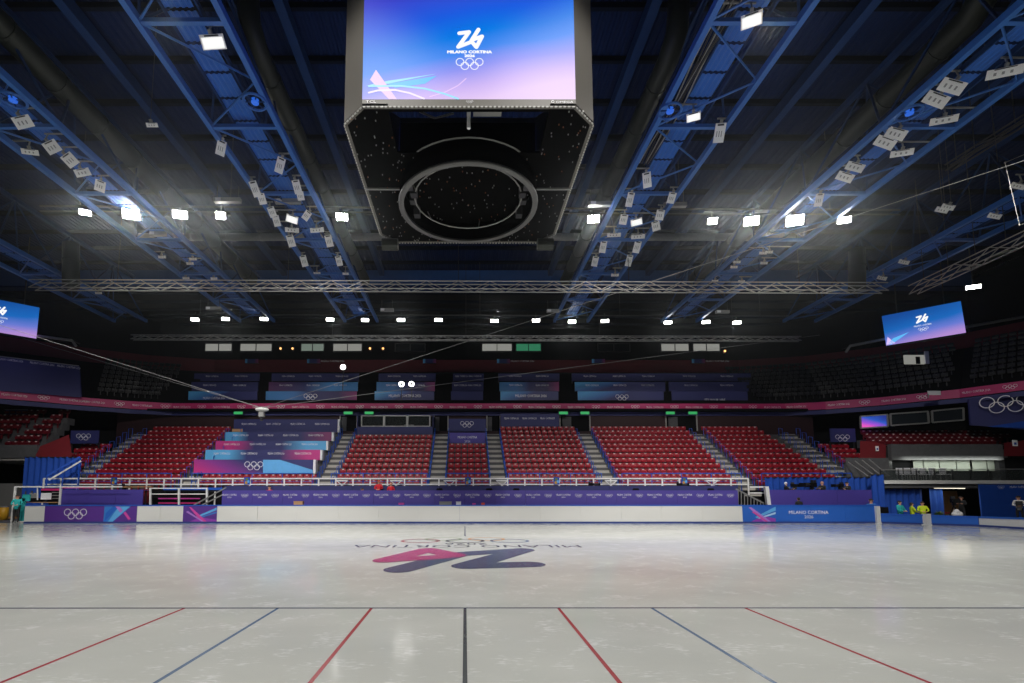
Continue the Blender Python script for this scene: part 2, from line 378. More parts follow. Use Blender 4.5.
# roof: corrugated bays between purlins, lower dark roof over the upper stand
ZC = 22.0
ceil = struct_empty('ceiling', (0, 0, ZC))
bays = [6.2+2.55*i for i in range(15)]
def corrugated(x0, x1, ya, yb, z, pitch=.36, h=.06):
    mb = MB(); n = int((x1-x0)/pitch); vs = []
    for i in range(n):
        x = x0+i*pitch
        for dx, dz in ((0, 0), (pitch*.35, 0), (pitch*.5, h), (pitch*.85, h)): vs.append((x+dx, dz))
    m = len(vs); allv = [(x, ya, z+dz) for x, dz in vs]+[(x, yb, z+dz) for x, dz in vs]
    return mb.add(allv, [(i, m+i, m+i+1, i+1) for i in range(m-1)])
for i, y in enumerate(bays):
    corrugated(-46, 46, y, y+2.55, ZC+.25).build('roof_panel', M['roof'], ceil)
    MB().box((-46, y-.09, ZC-.02), (46, y+.09, ZC+.24)).build('purlin', M['purlin'], ceil)
for x in (-25.5, -16.3, -7.5, 7.7, 16.5, 25.5):
    MB().box((x-.2, 4, ZC-.62), (x+.2, 43, ZC-.04)).build('roof_beam', M['blue_dark'], ceil)
MB().box((-46, 43.2, 20.4), (46, 43.5, 22.0)).build('fascia_girder', M['fascia'], ceil)
MB().box((-46, 43.0, 20.3), (46, 43.8, 20.45)).build('fascia_flange', M['blue_dark'], ceil)
mb = MB().box((-46, 43.8, 21.2), (46, 61, 21.4)); mb.build('lower_roof', M['black'], ceil)
for i in range(7): MB().box((-46, 46+2.2*i, 20.95), (46, 46.2+2.2*i, 21.2)).build('purlin', M['purlin'], ceil)

# ------------------------------------------------------------------ lower stand
ROWS, Y0R, RUN, RISE, ZF0 = 12, 34.15, .70, .442, 1.95
rz = lambda r: ZF0+RISE*r
terr = struct_empty('terrace', (0, 34, 0)); terr['label'] = 'concrete terrace of the lower stand under the red seats'
for r in range(ROWS):
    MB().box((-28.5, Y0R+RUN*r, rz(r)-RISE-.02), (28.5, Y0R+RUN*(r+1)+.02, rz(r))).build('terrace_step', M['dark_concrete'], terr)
MB().box((-28.5, 34.0, 0), (28.5, 34.14, 2.0)).build('front_wall', M['black'], terr)
aisles = [(-28.3, -27.1), (-20.1, -18.9), (-10.45, -9.25), (-2.55, -1.38), (1.78, 2.95), (9.45, 10.75), (19.1, 20.3), (26.7, 28.2)]
for (a, b) in aisles:
    st = struct_empty('stair', (a, 34, 0))
    for r in range(ROWS):
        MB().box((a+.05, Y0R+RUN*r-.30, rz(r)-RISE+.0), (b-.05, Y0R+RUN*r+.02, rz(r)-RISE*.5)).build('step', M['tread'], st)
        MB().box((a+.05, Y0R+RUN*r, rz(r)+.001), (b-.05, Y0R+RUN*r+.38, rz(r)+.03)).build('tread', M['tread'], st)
# back wall of the lower stand, doorways beneath the upper tier, exit signs
ZT = rz(ROWS-1)
wl = struct('wall_concourse', MB().box((-31, 43.6, 6.2), (31, 43.9, 9.0)), mat('dark_brown_wall_paint', srgb(44, 18, 22), .7))
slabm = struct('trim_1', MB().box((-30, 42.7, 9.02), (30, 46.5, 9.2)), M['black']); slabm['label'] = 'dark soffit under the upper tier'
MB().box((-28.6, 42.56, ZT-.5), (28.6, 43.6, ZT)).build('landing', M['dark_concrete'], terr)

# ------------------------------------------------------------------ upper tier: bowl with a ribbon board
RIB = [(-44, 22), (-42.5, 29), (-40, 33.5), (-36, 37.6), (-32, 40.6), (-29, 42.3), (-26, 43.3), (28.5, 43.5), (31.5, 42.6), (34.6, 40.7), (38, 37.4), (40.3, 33.8), (42.3, 29), (43.6, 22)]
RIBV = [Vector((x, y, 0)) for x, y in RIB]
NRM = []
for i, p in enumerate(RIBV):
    a = RIBV[max(0, i-1)]; b = RIBV[min(len(RIBV)-1, i+1)]; d = (b-a).normalized(); NRM.append(Vector((-d.y, d.x, 0)))
def bowl(k, z):                         # the ribbon's plan pushed k outwards at height z
    return [p+n*k+Z*z for p, n in zip(RIBV, NRM)]
def loft(a, b, name, m, parent=None, kind=None):
    mb = MB(); n = len(a); mb.add(a+b, [(i, i+1, n+i+1, n+i) for i in range(n-1)])
    return mb.build(name, m, parent)
tier = struct_empty('upper_tier', (0, 44, 9)); tier['label'] = 'dark upper tier of the arena bowl above the ribbon board'
UR, URUN, URISE, UZ0 = 9, .75, .56, 9.75
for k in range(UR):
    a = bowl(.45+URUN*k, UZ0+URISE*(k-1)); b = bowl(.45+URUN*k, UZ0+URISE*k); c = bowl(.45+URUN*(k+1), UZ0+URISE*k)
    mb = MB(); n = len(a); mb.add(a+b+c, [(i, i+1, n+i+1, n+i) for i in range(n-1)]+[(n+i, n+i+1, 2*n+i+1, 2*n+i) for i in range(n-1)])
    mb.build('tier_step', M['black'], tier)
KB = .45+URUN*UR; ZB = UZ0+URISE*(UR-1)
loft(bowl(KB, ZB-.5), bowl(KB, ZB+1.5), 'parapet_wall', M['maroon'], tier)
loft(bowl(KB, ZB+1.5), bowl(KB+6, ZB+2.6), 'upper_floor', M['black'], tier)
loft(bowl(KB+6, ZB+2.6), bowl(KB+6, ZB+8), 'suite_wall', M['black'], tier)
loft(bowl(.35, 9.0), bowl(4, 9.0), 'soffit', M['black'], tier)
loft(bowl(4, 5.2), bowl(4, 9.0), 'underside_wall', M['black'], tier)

rb = thing('ribbon_board', 'long magenta ribbon board with small white rings and wording along the upper tier front', 'sign', (0, 43.4, 9.5))
ra, rb_ = bowl(0, 9.12), bowl(0, 9.78)
for i in range(len(RIB)-1):
    MB().obox(ra[i], ra[i+1]-ra[i], rb_[i]-ra[i], NRM[i]*.12).build('ribbon_panel', M['magenta'], rb)
mb = MB(); acc = 0
for i in range(len(RIB)-1):
    d = ra[i+1]-ra[i]; L = d.length; u = d.normalized(); t = .9-acc
    nrm = -(NRM[i]+NRM[i+1]).normalized(); k = 0
    while t < L-.5:
        c = ra[i]+u*t+Z*.33+Vector((u.y, -u.x, 0))*.03
        if k % 2: put_rings(mb, c, u, Z, .75, 10, .12)
        else: put_text(mb, 'MILANO CORTINA 2026', c, u, Z, .17, 1.5, 1)
        t += 1.75; k += 1
mb.build('wording', M['print'], rb)['kind'] = 'stuff'
trim_mb = MB()
for i in range(len(RIB)-1): trim_mb.obox(ra[i]-Z*.42, ra[i+1]-ra[i], Z*.36, NRM[i]*.1)
t2 = struct('trim_2', trim_mb, M['navy']); t2['label'] = 'dark blue band directly under the magenta ribbon board'
# suite windows high at the back
def at_pix(x0, x1, ya, yb, Y):          # corner, width vector, height vector of an upright rectangle at depth Y
    a = P(x0, yb, Y); b = P(x1, yb, Y); c = P((x0+x1)/2, ya, Y); return a, X*(b.x-a.x), Z*(c.z-a.z)
k = 0
for x0, x1, m in ((240, 272, 'window_lit'), (301, 324, 'window_pale'), (333, 362, 'window_lit'), (482, 512, 'window_lit'), (516, 541, 'window_green'), (661, 689, 'window_lit'), (693, 720, 'window_lit'), (598, 630, 'glassy'), (395, 425, 'glassy'), (205, 232, 'window_lit')):
    k += 1; o, u, v = at_pix(x0, x1, 343.5, 351.5, 55)
    wd = struct_empty('window_%d' % k, o); fr = MB()
    for (p, q) in ((o, u), (o+v, u)): fr.obox(p-Yv*.08-Z*.05, q, Z*.1, Yv*.12)
    for p in (o, o+u*.5, o+u): fr.obox(p-Yv*.08-X*.04, X*.08, v, Yv*.12)
    fr.build('frame', M['black_metal'], wd)
    slab('pane', o, u*.49, v, .04, M[m], wd); slab('pane', o+u*.51, u*.49, v, .04, M[m], wd)

# ================================================================== BOARDS AROUND THE ICE
YB, ZB1 = 29.7, 1.09
pxX = lambda px, Y=YB, py=514: P(px, py, Y).x
def board(x0, x1, skin, label, split=1, cap='rail_blue', z=ZB1):
    t = thing('dasher_board', label, 'rink board', (x0, YB, 0), 'boards along the far side of the ice')
    wd = (x1-x0)/split
    for i in range(split):
        slab('panel', (x0+wd*i+(.008 if i else 0), YB, .1), X*(wd-.008), Z*(z-.16), .12, M[skin], t)
    MB().box((x0, YB-.02, z-.06), (x1, YB+.14, z)).build('cap_rail', M[cap], t)
    MB().box((x0, YB-.02, 0), (x1, YB+.14, .1)).build('kick_strip', M['kick'], t)
    return t
def flat_on(px_pts, Y, m, name, par, lift=.004, face=True):
    mb = MB(); fill(mb, [P(x, y, Y)-Yv*lift for x, y in px_pts]); return mb.build(name, M[m], par)
XS = [pxX(v) for v in (24.5, 44.5, 103, 137, 183, 217, 742.5, 776, 880)]
board(XS[0], XS[1], 'white', 'short white rink board at the gate end beside the person in teal')
b = board(XS[1], XS[2], 'violet', 'violet rink board printed with five white rings', 2)
mb = MB(); put_rings(mb, P(75.5, 514, YB)-Yv*.012, X, Z, 1.36, 24, .1); mb.build('rings_print', M['print'], b)
b = board(XS[2], XS[3], 'violet', 'violet rink board with a light blue and pink diagonal print')
for q, m, l in (([(103.3, 521.6), (104.5, 506.4), (131, 506.4), (113, 521.6)], 'print_blue', .004), ([(108, 521.6), (119, 506.4), (130, 506.4), (112.5, 521.6)], 'sky', .005), ([(104.5, 521.6), (106, 513), (113, 506.4), (119, 506.4)], 'blue', .006), ([(115.5, 506.4), (119.5, 506.4), (123, 510.5), (120.5, 513)], 'print_lilac', .007), ([(123.5, 513), (125.5, 511.5), (131, 519), (128.5, 520)], 'pink', .008)):
    flat_on(q, YB, m, 'print_shard', b, l)
board(XS[3], XS[4], 'white', 'white rink board between two violet printed boards', 2)
b = board(XS[4], XS[5], 'violet', 'violet rink board with crossing light blue and pink beams')
for q, m, l in (([(195, 517), (216.8, 507.5), (216.8, 510), (197, 517.8)], 'sky', .005), ([(198, 517.6), (216.8, 511.5), (216.8, 513), (200, 518)], 'print_blue', .006), ([(189, 507), (191, 507), (207, 521.6), (201, 521.6)], 'pink', .007), ([(186, 512), (188, 511), (204, 521.6), (202, 521.6)], 'print_lilac', .008), ([(190, 521.6), (200, 517), (216.8, 520), (216.8, 521.6)], 'print_plum', .004)):
    flat_on(q, YB, m, 'print_shard', b, l)
board(XS[5], XS[6], 'white', 'very long plain white rink board in front of the media desks', 13)
b = board(XS[6], XS[7], 'blue', 'blue rink board with crossing pale and pink beams')
for q, m, l in (([(755, 517), (775.6, 506.6), (775.6, 510.5), (757, 518)], 'sky', .005), ([(757, 518.2), (775.6, 512), (775.6, 514), (760, 518.6)], 'print_pale', .006), ([(748.5, 507.5), (751, 507), (771, 521.6), (764, 521.6)], 'print_lilac', .007), ([(752, 512), (754, 511.5), (768, 521.6), (765, 521.6)], 'pink', .008), ([(751, 521.6), (763, 516), (775.6, 518.5), (775.6, 521.6)], 'print_plum', .004)):
    flat_on(q, YB, m, 'print_shard', b, l)
b = board(XS[7], XS[8], 'blue', 'blue rink board lettered with the host cities and year', 3)
mb = MB(); c = P(808.5, 512.3, YB)-Yv*.012
put_text(mb, 'MILANO CORTINA', c, X, Z, .2, 2.35); put_text(mb, '2026', c-Z*.27, X, Z, .17, .52); mb.build('lettering', M['print'], b)

def low_pad(a, b_, h, skin, label, ha=None):
    a, b_ = Vector(a), Vector(b_); u = b_-a; ha = ha or h
    t = thing('low_pad', label, 'rink pad', a, 'low padded boards at the ice entrance')
    n = Vector((u.y, -u.x, 0)).normalized()
    if n.dot(a) > 0: n = -n
    mb = MB(); k = -n*.25
    q = [a, b_, b_+Z*h, a+Z*ha]
    mb.add(q+[p+k for p in q], [(0,1,2,3), (7,6,5,4), (1,0,4,5), (2,1,5,6), (3,2,6,7), (0,3,7,4)]); mb.build('padding', M[skin], t)
    MB().obox(a+n*.01, u, Z*.1, n*.02).build('kick_strip', M['kick'], t)
    MB().obox(a+Z*(ha-.05)+n*.02, u+Z*(h-ha), Z*.09, k).build('top_roll', M['blue' if skin != 'blue' else 'rail_blue'], t)
    return t
def gz(px, py_top, base):               # height of a point above a base point seen at py_top
    return P(px, py_top, base.y).z
low_pad(padpts[0], padpts[1], gz(928, 515.5, padpts[1]), 'blue', 'low blue padded board nearest the lettered board', gz(880, 514, padpts[0]))
low_pad(padpts[1]+X*.05, padpts[2], gz(979, 517.2, padpts[2]), 'blue', 'low blue padded board past the white divider', gz(928, 515.5, padpts[1]))
low_pad(padpts[2]+X*.03, padpts[3], gz(1042, 519, padpts[3]), 'white', 'low white padded board with blue edges', gz(979, 517.2, padpts[2]))
p = padpts[1]; d = thing('divider_post', 'white upright divider between two low blue pads', 'post', p)
MB().box((p.x-.14, p.y-.1, 0), (p.x+.12, p.y+.2, .62)).build('post', M['white'], d)
MB().box((p.x-.2, p.y-.12, 0), (p.x+.18, p.y+.22, .05)).build('foot', M['white'], d)
p = padpts[0]+Vector((-.1, .05, 0)); d = thing('divider_post', 'white padded end post where the tall blue board meets the low pads', 'post', p)
MB().box((p.x-.1, p.y-.12, 0), (p.x+.12, p.y+.1, 1.02)).build('post', M['white'], d)
MB().box((p.x-.14, p.y-.14, 0), (p.x+.16, p.y+.12, .05)).build('foot', M['white'], d)

# ================================================================== MEDIA DESKS behind the boards
def desk(x0, x1, Y, za, zb, skin, label, split, logos=0, top=True):
    t = thing('media_desk', label, 'desk', (x0, Y, 0), 'purple clad desks behind the boards')
    wd = (x1-x0)/split
    for i in range(split): slab('skirt_panel', (x0+wd*i+.006, Y, za), X*(wd-.012), Z*(zb-za), .05, M[skin], t)
    if top: MB().box((x0, Y+.06, zb-.06), (x1, Y+.75, zb-.02)).build('desk_top', M['purple'], t)
    for i in range(split+1): MB().box((x0+(wd-.02)*i, Y+.3, 0), (x0+(wd-.02)*i+.06, Y+.36, zb-.06)).build('leg', M['black_metal'], t)
    if logos:
        mb = MB(); n = logos
        for i in range(n):
            c = Vector((x0+(i+.5)*(x1-x0)/n, Y-.012, zb-.33))
            if i % 2: put_rings(mb, c, X, Z, .46, 10, .12)
            else: put_text(mb, 'MILANO CORTINA', c+Z*.05, X, Z, .12, .9, 1); put_text(mb, '2026', c-Z*.1, X, Z, .09, .25, 1)
        mb.build('wording', M['print'], t)['kind'] = 'stuff'
    return t
xa, xb = P(222, 495, 31.5).x, P(738, 495, 31.5).x
desk(xa, xb, 31.5, .2, 1.97, 'purple', 'long front media desk clad in purple with repeated white logos', 17, 34)
desk(P(224, 488, 33).x, P(738, 488, 33).x, 33.0, 1.5, 2.28, 'navy', 'long second row media desk in dark blue under the white railing', 12)
desk(P(61, 495, 31.5).x, P(143, 495, 31.5).x, 31.5, .2, 2.02, 'purple', 'short plain purple desk behind the rings board', 3)
desk(P(768, 497, 31.5).x, P(872, 497, 31.5).x, 31.5, .2, 2.0, 'purple', 'plain purple desk behind the lettered blue board with cameras over it', 3)

# white railing and thin blue railing along the foot of the stand
def white_rail(x0, x1, Y, za, zb, label):
    t = thing('white_railing', label, 'railing', (x0, Y, 0))
    MB().box((x0, Y-.035, zb-.09), (x1, Y+.035, zb)).build('top_rail', M['white_metal'], t)
    MB().box((x0, Y-.035, za), (x1, Y+.035, za+.08)).build('bottom_rail', M['white_metal'], t)
    n = max(1, round((x1-x0)/1.17))
    for i in range(n+1):
        x = x0+(x1-x0)*i/n; MB().box((x-.045, Y-.03, 0), (x+.045, Y+.03, zb-.03)).build('post', M['white_metal'], t)
    return t
white_rail(P(44, 480, 33.8).x, P(748, 480, 33.8).x, 33.8, 2.36, 2.84, 'long white framed railing running the whole length of the stand foot')
def blue_rail(x0, x1, label):
    t = thing('blue_railing', label, 'railing', (x0, 34.02, 1.9)); Yb = 34.02
    MB().tube([(x0, Yb, 3.16), (x1, Yb, 3.16)], .035).build('top_rail', M['blue_rail'], t)
    MB().tube([(x0, Yb, 2.6), (x1, Yb, 2.6)], .022).build('mid_rail', M['blue_rail'], t)
    n = max(1, round((x1-x0)/1.9))
    for i in range(n+1):
        x = x0+(x1-x0)*i/n; MB().tube([(x, Yb, 1.95), (x, Yb, 3.16)], .03).build('post', M['blue_rail'], t)
spans = [(-27.0, -20.2, 'the seats beside the outer left stairs'), (-18.8, -10.5, 'the stacked banners'), (-9.2, -2.6, 'the block below the glazed booth'), (-1.3, 1.7, 'the narrow centre block'),
         (3.0, 9.4, 'the block below the plain navy wall'), (10.8, 19.0, 'the widest red seat block'), (20.4, 26.6, 'the last red block towards the video screens')]
for a, b, s in spans: blue_rail(a, b, 'thin blue tube railing in front of '+s)
# white rail brackets, equipment plaques
for k, (px, lab) in enumerate(((342, 'under the stairs edge of the booth block'), (396, 'behind the two people in red'), (449.5, 'in front of the narrow centre block'), (502, 'beside the centre stairs'), (611, 'near the foot of the wide block'), (712, 'close to the end of the white railing'))):
    p = P(px, 482, 33.5); t = thing('camera_stand', 'white cross legged camera stand '+lab, 'stand', (p.x, 33.5, 0))
    MB().bar((p.x-.35, 33.5, 2.05), (p.x+.35, 33.5, 2.62), .05).build('leg', M['white_metal'], t)
    MB().bar((p.x+.35, 33.55, 2.05), (p.x-.35, 33.55, 2.62), .05).build('leg', M['white_metal'], t)
    MB().box((p.x-.4, 33.45, 2.6), (p.x+.4, 33.6, 2.68)).build('shelf', M['white_metal'], t)
    MB().box((p.x-.05, 33.5, 0), (p.x+.05, 33.58, 2.3)).build('column', M['white_metal'], t)
for px, lab in ((114, 'before the outermost red block'), (247, 'before the stacked banners'), (468, 'before the narrow centre block'), (556.5, 'before the navy wall block'), (684.5, 'before the wide red block')):
    p = P(px, 481, 33.74); t = thing('plaque', 'small square coloured plaque on the white railing '+lab, 'sign', p)
    slab('plate', p-X*.2-Z*.24, X*.4, Z*.5, .02, M['deepblue'], t)
    for q, m, dx, dz in ((0, 'yellow', -.13, -.2), (1, 'sky', 0, -.12), (2, 'leaf', -.1, .02)):
        slab('print_patch', p+X*dx+Z*dz-Yv*.004, X*.17, Z*.17, .003, M[m], t)

# ================================================================== SEATS
def seat_shape(mb):
    # tip-up seat, pan folded against the back, facing -Y
    w_ = .205
    prof = [(.10, .725), (.145, .755), (.185, .74), (.17, .60), (.14, .46), (.10, .46), (.115, .60), (.10, .725)]
    n = len(prof)-1
    mb.add([(-w_, y, z) for y, z in prof[:n]]+[(w_, y, z) for y, z in prof[:n]],
           [(i, n+i, n+(i+1) % n, (i+1) % n) for i in range(n)]+[tuple(range(n)), tuple(range(2*n-1, n-1, -1))])
    pr = [(.085, .42), (.03, .44), (-.01, .58), (0, .63), (.04, .64), (.085, .62)]
    n = len(pr); ww = .19
    mb.add([(-ww, y, z) for y, z in pr]+[(ww, y, z) for y, z in pr],
           [(i, n+i, n+(i+1) % n, (i+1) % n) for i in range(n)]+[tuple(range(n)), tuple(range(2*n-1, n-1, -1))])
    mb.box((-.03, .1, 0), (.03, .18, .48))
    mb.box((-.07, .09, .68), (.07, .14, .742))      # pale block, the glint on the seat top put in as colour
    return mb
SEATF = None
def plates(me):  # pale material on the block that stands for the seat-top glint
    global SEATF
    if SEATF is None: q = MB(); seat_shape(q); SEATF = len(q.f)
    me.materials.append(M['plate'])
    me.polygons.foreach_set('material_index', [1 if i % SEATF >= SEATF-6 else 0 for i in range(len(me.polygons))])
def seat_at(mb, x, y, z, ang=0):
    s = MB(); seat_shape(s); ca, sa = math.cos(ang), math.sin(ang)
    mb.add([(x+q.x*ca-q.y*sa, y+q.x*sa+q.y*ca, z+q.z) for q in s.v], s.f)
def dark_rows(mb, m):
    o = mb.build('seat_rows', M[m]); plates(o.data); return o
smesh = None
def single_seat(x, y, z, label, group):
    global smesh
    if smesh is None:
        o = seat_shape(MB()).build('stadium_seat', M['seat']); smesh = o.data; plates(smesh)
    else:
        o = bpy.data.objects.new('stadium_seat', smesh); col.objects.link(o)
    o.location = (x, y, z); o.rotation_euler = (0, 0, rnd.uniform(-.02, .02)); tag(o, label, 'seat', group)
PITCH = .47
blocks = [  # left X, right X, right X at top, first row, last row, rows built singly, where
    (-26.95, -20.25, -20.25, 0, 11, 3, 'outermost block at the gate end'),
    (-18.75, -10.6, -10.6, 0, 1, 2, 'strip under the stacked banners'),
    (-9.15, -2.65, -2.75, 0, 9, 3, 'block below the glazed booth'),
    (-1.3, 1.7, 1.7, 0, 7, 3, 'narrow centre block'),
    (3.02, 9.35, 9.5, 0, 11, 3, 'block below the plain navy panel'),
    (10.85, 19.0, 19.1, 0, 11, 3, 'widest red block'),
    (20.4, 26.6, 25.3, 0, 11, 3, 'last block near the blue camera curtain')]
nth = ['front row', 'second row', 'third row']
count = 0
nn = ['first', 'second', 'third', 'fourth', 'fifth', 'sixth', 'seventh', 'eighth', 'ninth', 'tenth', 'eleventh', 'twelfth', 'thirteenth', 'fourteenth', 'fifteenth', 'sixteenth', 'seventeenth', 'eighteenth', 'nineteenth', 'twentieth']
for bi, (x0, x1, x2, r0, r1, ns, where) in enumerate(blocks):
    mb = MB(); used = False
    for r in range(r0, r1+1):
        xe = x1+(x2-x1)*r/11.0; n = int((xe-x0)/PITCH)
        for k in range(n):
            x = x0+(xe-x0)*(k+.5)/n; y = Y0R+RUN*r+.42; z = rz(r)
            if r < ns and count < 300:
                single_seat(x, y, z, 'red seat, %s from the left, %s, %s' % (nn[k], nth[r], where), '%s, %s' % (where, nth[r])); count += 1
            else: seat_at(mb, x, y, z); used = True
    if used:
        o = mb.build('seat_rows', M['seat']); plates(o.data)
        tag(o, 'rows of red tip-up seats higher up in the '+where, 'seats', None, 'stuff')
# blue handrail posts along the aisles
nm = ['stairs at the gate end of the stand', 'stairs between outermost block and stacked banners', 'stairs between stacked banners and booth block', 'stairs between booth block and narrow block', 'stairs between narrow block and navy panel block', 'stairs between navy panel block and widest block', 'stairs between widest and last block', 'corner stairs by the blue camera curtain']
for (a, b), s in zip(aisles, nm):
    for x, sd in ((a, 'left edge'), (b, 'right edge')):
        t = thing('aisle_handrail', 'blue handrail, %s, %s' % (sd, s), 'handrail', (x, Y0R, ZF0))
        for r in range(0, 11):
            y, z = Y0R+RUN*r, rz(r)
            MB().tube([(x, y+.1, z), (x, y+.1, z+.86), (x, y+.58, z+.86+.1), (x, y+.58, z+.35)], .028, 5).build('hoop', M['blue_rail'], t)
# stacked sponsor banners over the seats
def banner(px0, px1, py0, py1, Y, m, label, lines=None, rings=None, end=True, text=None):
    o, u, v = at_pix(px0, px1, py0, py1, Y)
    t = thing('banner', label, 'banner', o, 'printed banners stretched over seats')
    slab('face', o, u, v, .06, M[m], t)
    if end: MB().obox(o+u, X*.16, v, Yv*.5).build('end_cap', M['print'], t)
    MB().obox(o+Yv*.07+Z*-.25, X*.08, v+Z*.25, Yv*.08).build('strut', M['black_metal'], t)
    MB().obox(o+u-X*.1+Yv*.07-Z*.25, X*.08, v+Z*.25, Yv*.08).build('strut', M['black_metal'], t)
    mb = MB(); H = v.length; W = u.length
    if lines:
        for i in range(lines): put_text(mb, 'MILANO CORTINA 2026', o+u*((i+.62)/(lines+.25))+v*.64-Yv*.01, X, Z, .17*min(1, H/.8), 1.25, 1)
    if rings: put_rings(mb, P(rings[0], rings[1], Y)-Yv*.012, X, Z, rings[2], 22, .1)
    if text:
        put_text(mb, text[0], P(text[1], text[2], Y)-Yv*.012, X, Z, text[3], text[4], 1)
        if len(text) > 5: put_text(mb, text[5], P(text[1], text[2], Y)-Yv*.012-Z*text[3]*1.7, X, Z, text[3]*.9, text[4]*.3, 1)
    if mb.v: mb.build('print', M['print'], t)
    return t
b1 = banner(193.5, 313, 459.6, 473.5, 35.6, 'ban_mag_pur', 'lowest stacked banner with white rings and a pale blue wedge', rings=(253.8, 465.8, 1.35))
flat_on([(263, 459.8), (280, 459.8), (312.8, 470), (312.8, 473.4), (263, 473.4)], 35.6, 'sky', 'print_wedge', b1, .006)
banner(205, 320, 449.8, 460, 37.2, 'ban_sky_mag', 'second lowest stacked banner, pale blue fading to magenta', 4)
banner(215.5, 326, 441, 450, 38.7, 'ban_mag_sky', 'middle stacked banner, magenta fading to pale blue', 4)
banner(225, 331.5, 432, 441, 40.3, 'ban_sky_pur', 'second highest stacked banner, dark with a plum end', 4)
banner(233.5, 337.5, 419.3, 432.3, 42.2, 'navy', 'highest stacked banner, plain navy with four white lines', 4)
o, u, v = at_pix(232, 243, 428.8, 431.8, 42.0)
t = thing('notice_board', 'small orange board propped at the end of the highest stacked banner', 'board', o); slab('face', o, u, v, .03, M['wood'], t); slab('edge_strip', o-Z*.03, u, Z*.03, .05, M['black_metal'], t)
banner(448.5, 486, 418.8, 431.5, 42.2, 'navy', 'navy banner with five white rings above the narrow centre block', rings=(467, 424.3, 1.15), end=False)
banner(449.5, 485.5, 432.6, 444.6, 40.6, 'purple', 'purple banner with white wording under the rings banner', text=('MILANO CORTINA', 467.5, 437.2, .2, 1.6, '2026'), end=False)
banner(500.5, 559, 413.5, 427, 42.9, 'navy', 'plain navy wall panel above the seats beside the narrow centre block', 3, end=False)
# glazed booth
o, u, v = at_pix(357.5, 433.5, 414.5, 435.5, 41.9)
bt = thing('commentary_booth', 'navy commentary booth with three framed windows above red seats', 'booth', o)
slab('lower_wall', o, u, v*.42, .1, M['navy'], bt)
slab('back_wall', o+Yv*1.3, u, v, .1, M['black'], bt)
for k in range(3):
    a = o+u*(.05+.305*k)+v*.44
    wf = MB(); ww, hh = u.length*.29, v.length*.5
    for q in (0, ww): wf.box((a.x+q-.05, a.y-.03, a.z), (a.x+q+.05, a.y+.06, a.z+hh))
    for q in (0, hh): wf.box((a.x, a.y-.03, a.z+q-.04), (a.x+ww, a.y+.06, a.z+q+.04))
    f = wf.build('window_frame', M['grey_metal'], bt)
    slab('pane', a+Yv*.02, X*ww, Z*hh, .02, M['clear'], f)
slab('end_wall', o+u, Yv*1.3, v, .08, M['navy'], bt); slab('end_wall', o, Yv*1.3, v, .08, M['navy'], bt)
o, u, v = at_pix(404, 414, 424.5, 428, 42.3); t = thing('monitor', 'pale monitor behind the last booth window', 'monitor', o); slab('screen', o, u, v, .05, M['print'], t); MB().obox(o+u*.4-Z*.25, u*.2, Z*.25, Yv*.06).build('stand', M['grey_metal'], t)
# exit signs
ex = [(238, 'above the end of the stacked banners'), (348, 'above the booth stairs, first of a pair'), (369, 'directly over the booth, second of a pair'), (563.5, 'over the doorway beside the navy wall, first of a pair'), (585, 'over the doorway beside the navy wall, second of a pair'), (670.5, 'over the doorway at the widest block, first of a pair'), (693, 'over the doorway at the widest block, second of a pair')]
for px, s in ex:
    o, u, v = at_pix(px-4.3, px+4.3, 411.6, 414.2, 42.65)
    t = thing('exit_sign', 'green lit exit sign '+s, 'sign', o); slab('face', o, u, v, .04, M['exit_green'], t); MB().obox(o-X*.03-Z*.03+Yv*.04, u+X*.06, v+Z*.06, Yv*.06).build('housing', M['black_metal'], t)
# doorways in the concourse wall
for k, (a, b) in enumerate(((340, 357), (560, 590), (666, 697), (434, 448), (487, 500))):
    o, u, v = at_pix(a, b, 413.5, 431, 43.55); d = struct_empty('door_%d' % (k+1), o)
    slab('opening', o, u, v, .04, M['black'], d); 
    for q in (o, o+u): MB().obox(q-X*.05-Yv*.08, X*.1, v, Yv*.1).build('jamb', M['concrete'], d)
    slab('side_light', o+u*.08-Yv*.05, u*.3, v*.8, .02, M['dark_concrete'], d)

# ================================================================== UPPER TIER: banners, seats, signs
def stack(px0, px1, mats, label, text=None, rings=None, shrink=3):
    rows = [(391.3, 402.8, 45.2, 0), (382, 391, 46.7, shrink), (373.5, 381, 48.2, shrink*2)]
    for k, ((ya, yb, Y, s), m, nm) in enumerate(zip(rows, mats, ('lower', 'middle', 'top'))):
        if m is None: continue
        banner(px0+s, px1+s*(.4 if px0 < 465 else -.5), ya, yb, Y, m, nm+' dark banner of the upper stack '+label, None if k == 0 else max(2, int((px1-px0)/28)),
               rings if k == 0 else None, False, text if k == 0 else None)
stack(188, 257, ('ban_dark_c', 'navy', 'navy'), 'far from the scoreboard on the gate side', text=('MILANO CORTINA 2026', 214, 398, .22, 2.0))
stack(265.5, 356.5, ('ban_dark_a', 'ban_dark_b', 'navy'), 'that carries white rings over the lower banners', rings=(310.5, 397, 1.25))
stack(374.5, 434, ('ban_dark_c', 'ban_dark_a', 'navy'), 'with white wording above the glazed booth', text=('MILANO CORTINA 2026', 405, 395.8, .26, 3.0), shrink=2)
stack(451, 483, ('navy', 'navy', 'navy'), 'standing plain above the narrow centre block', shrink=1)
stack(500.5, 558.5, ('ban_dark_c', 'ban_dark_a', 'navy'), 'with white wording above the navy wall panel', text=('MILANO CORTINA 2026', 531, 395.8, .26, 2.9), shrink=-1)
stack(578, 664, ('ban_dark_c', 'ban_dark_c', 'navy'), 'that carries white rings over the widest red block', rings=(622, 397.5, 1.2), shrink=-3)
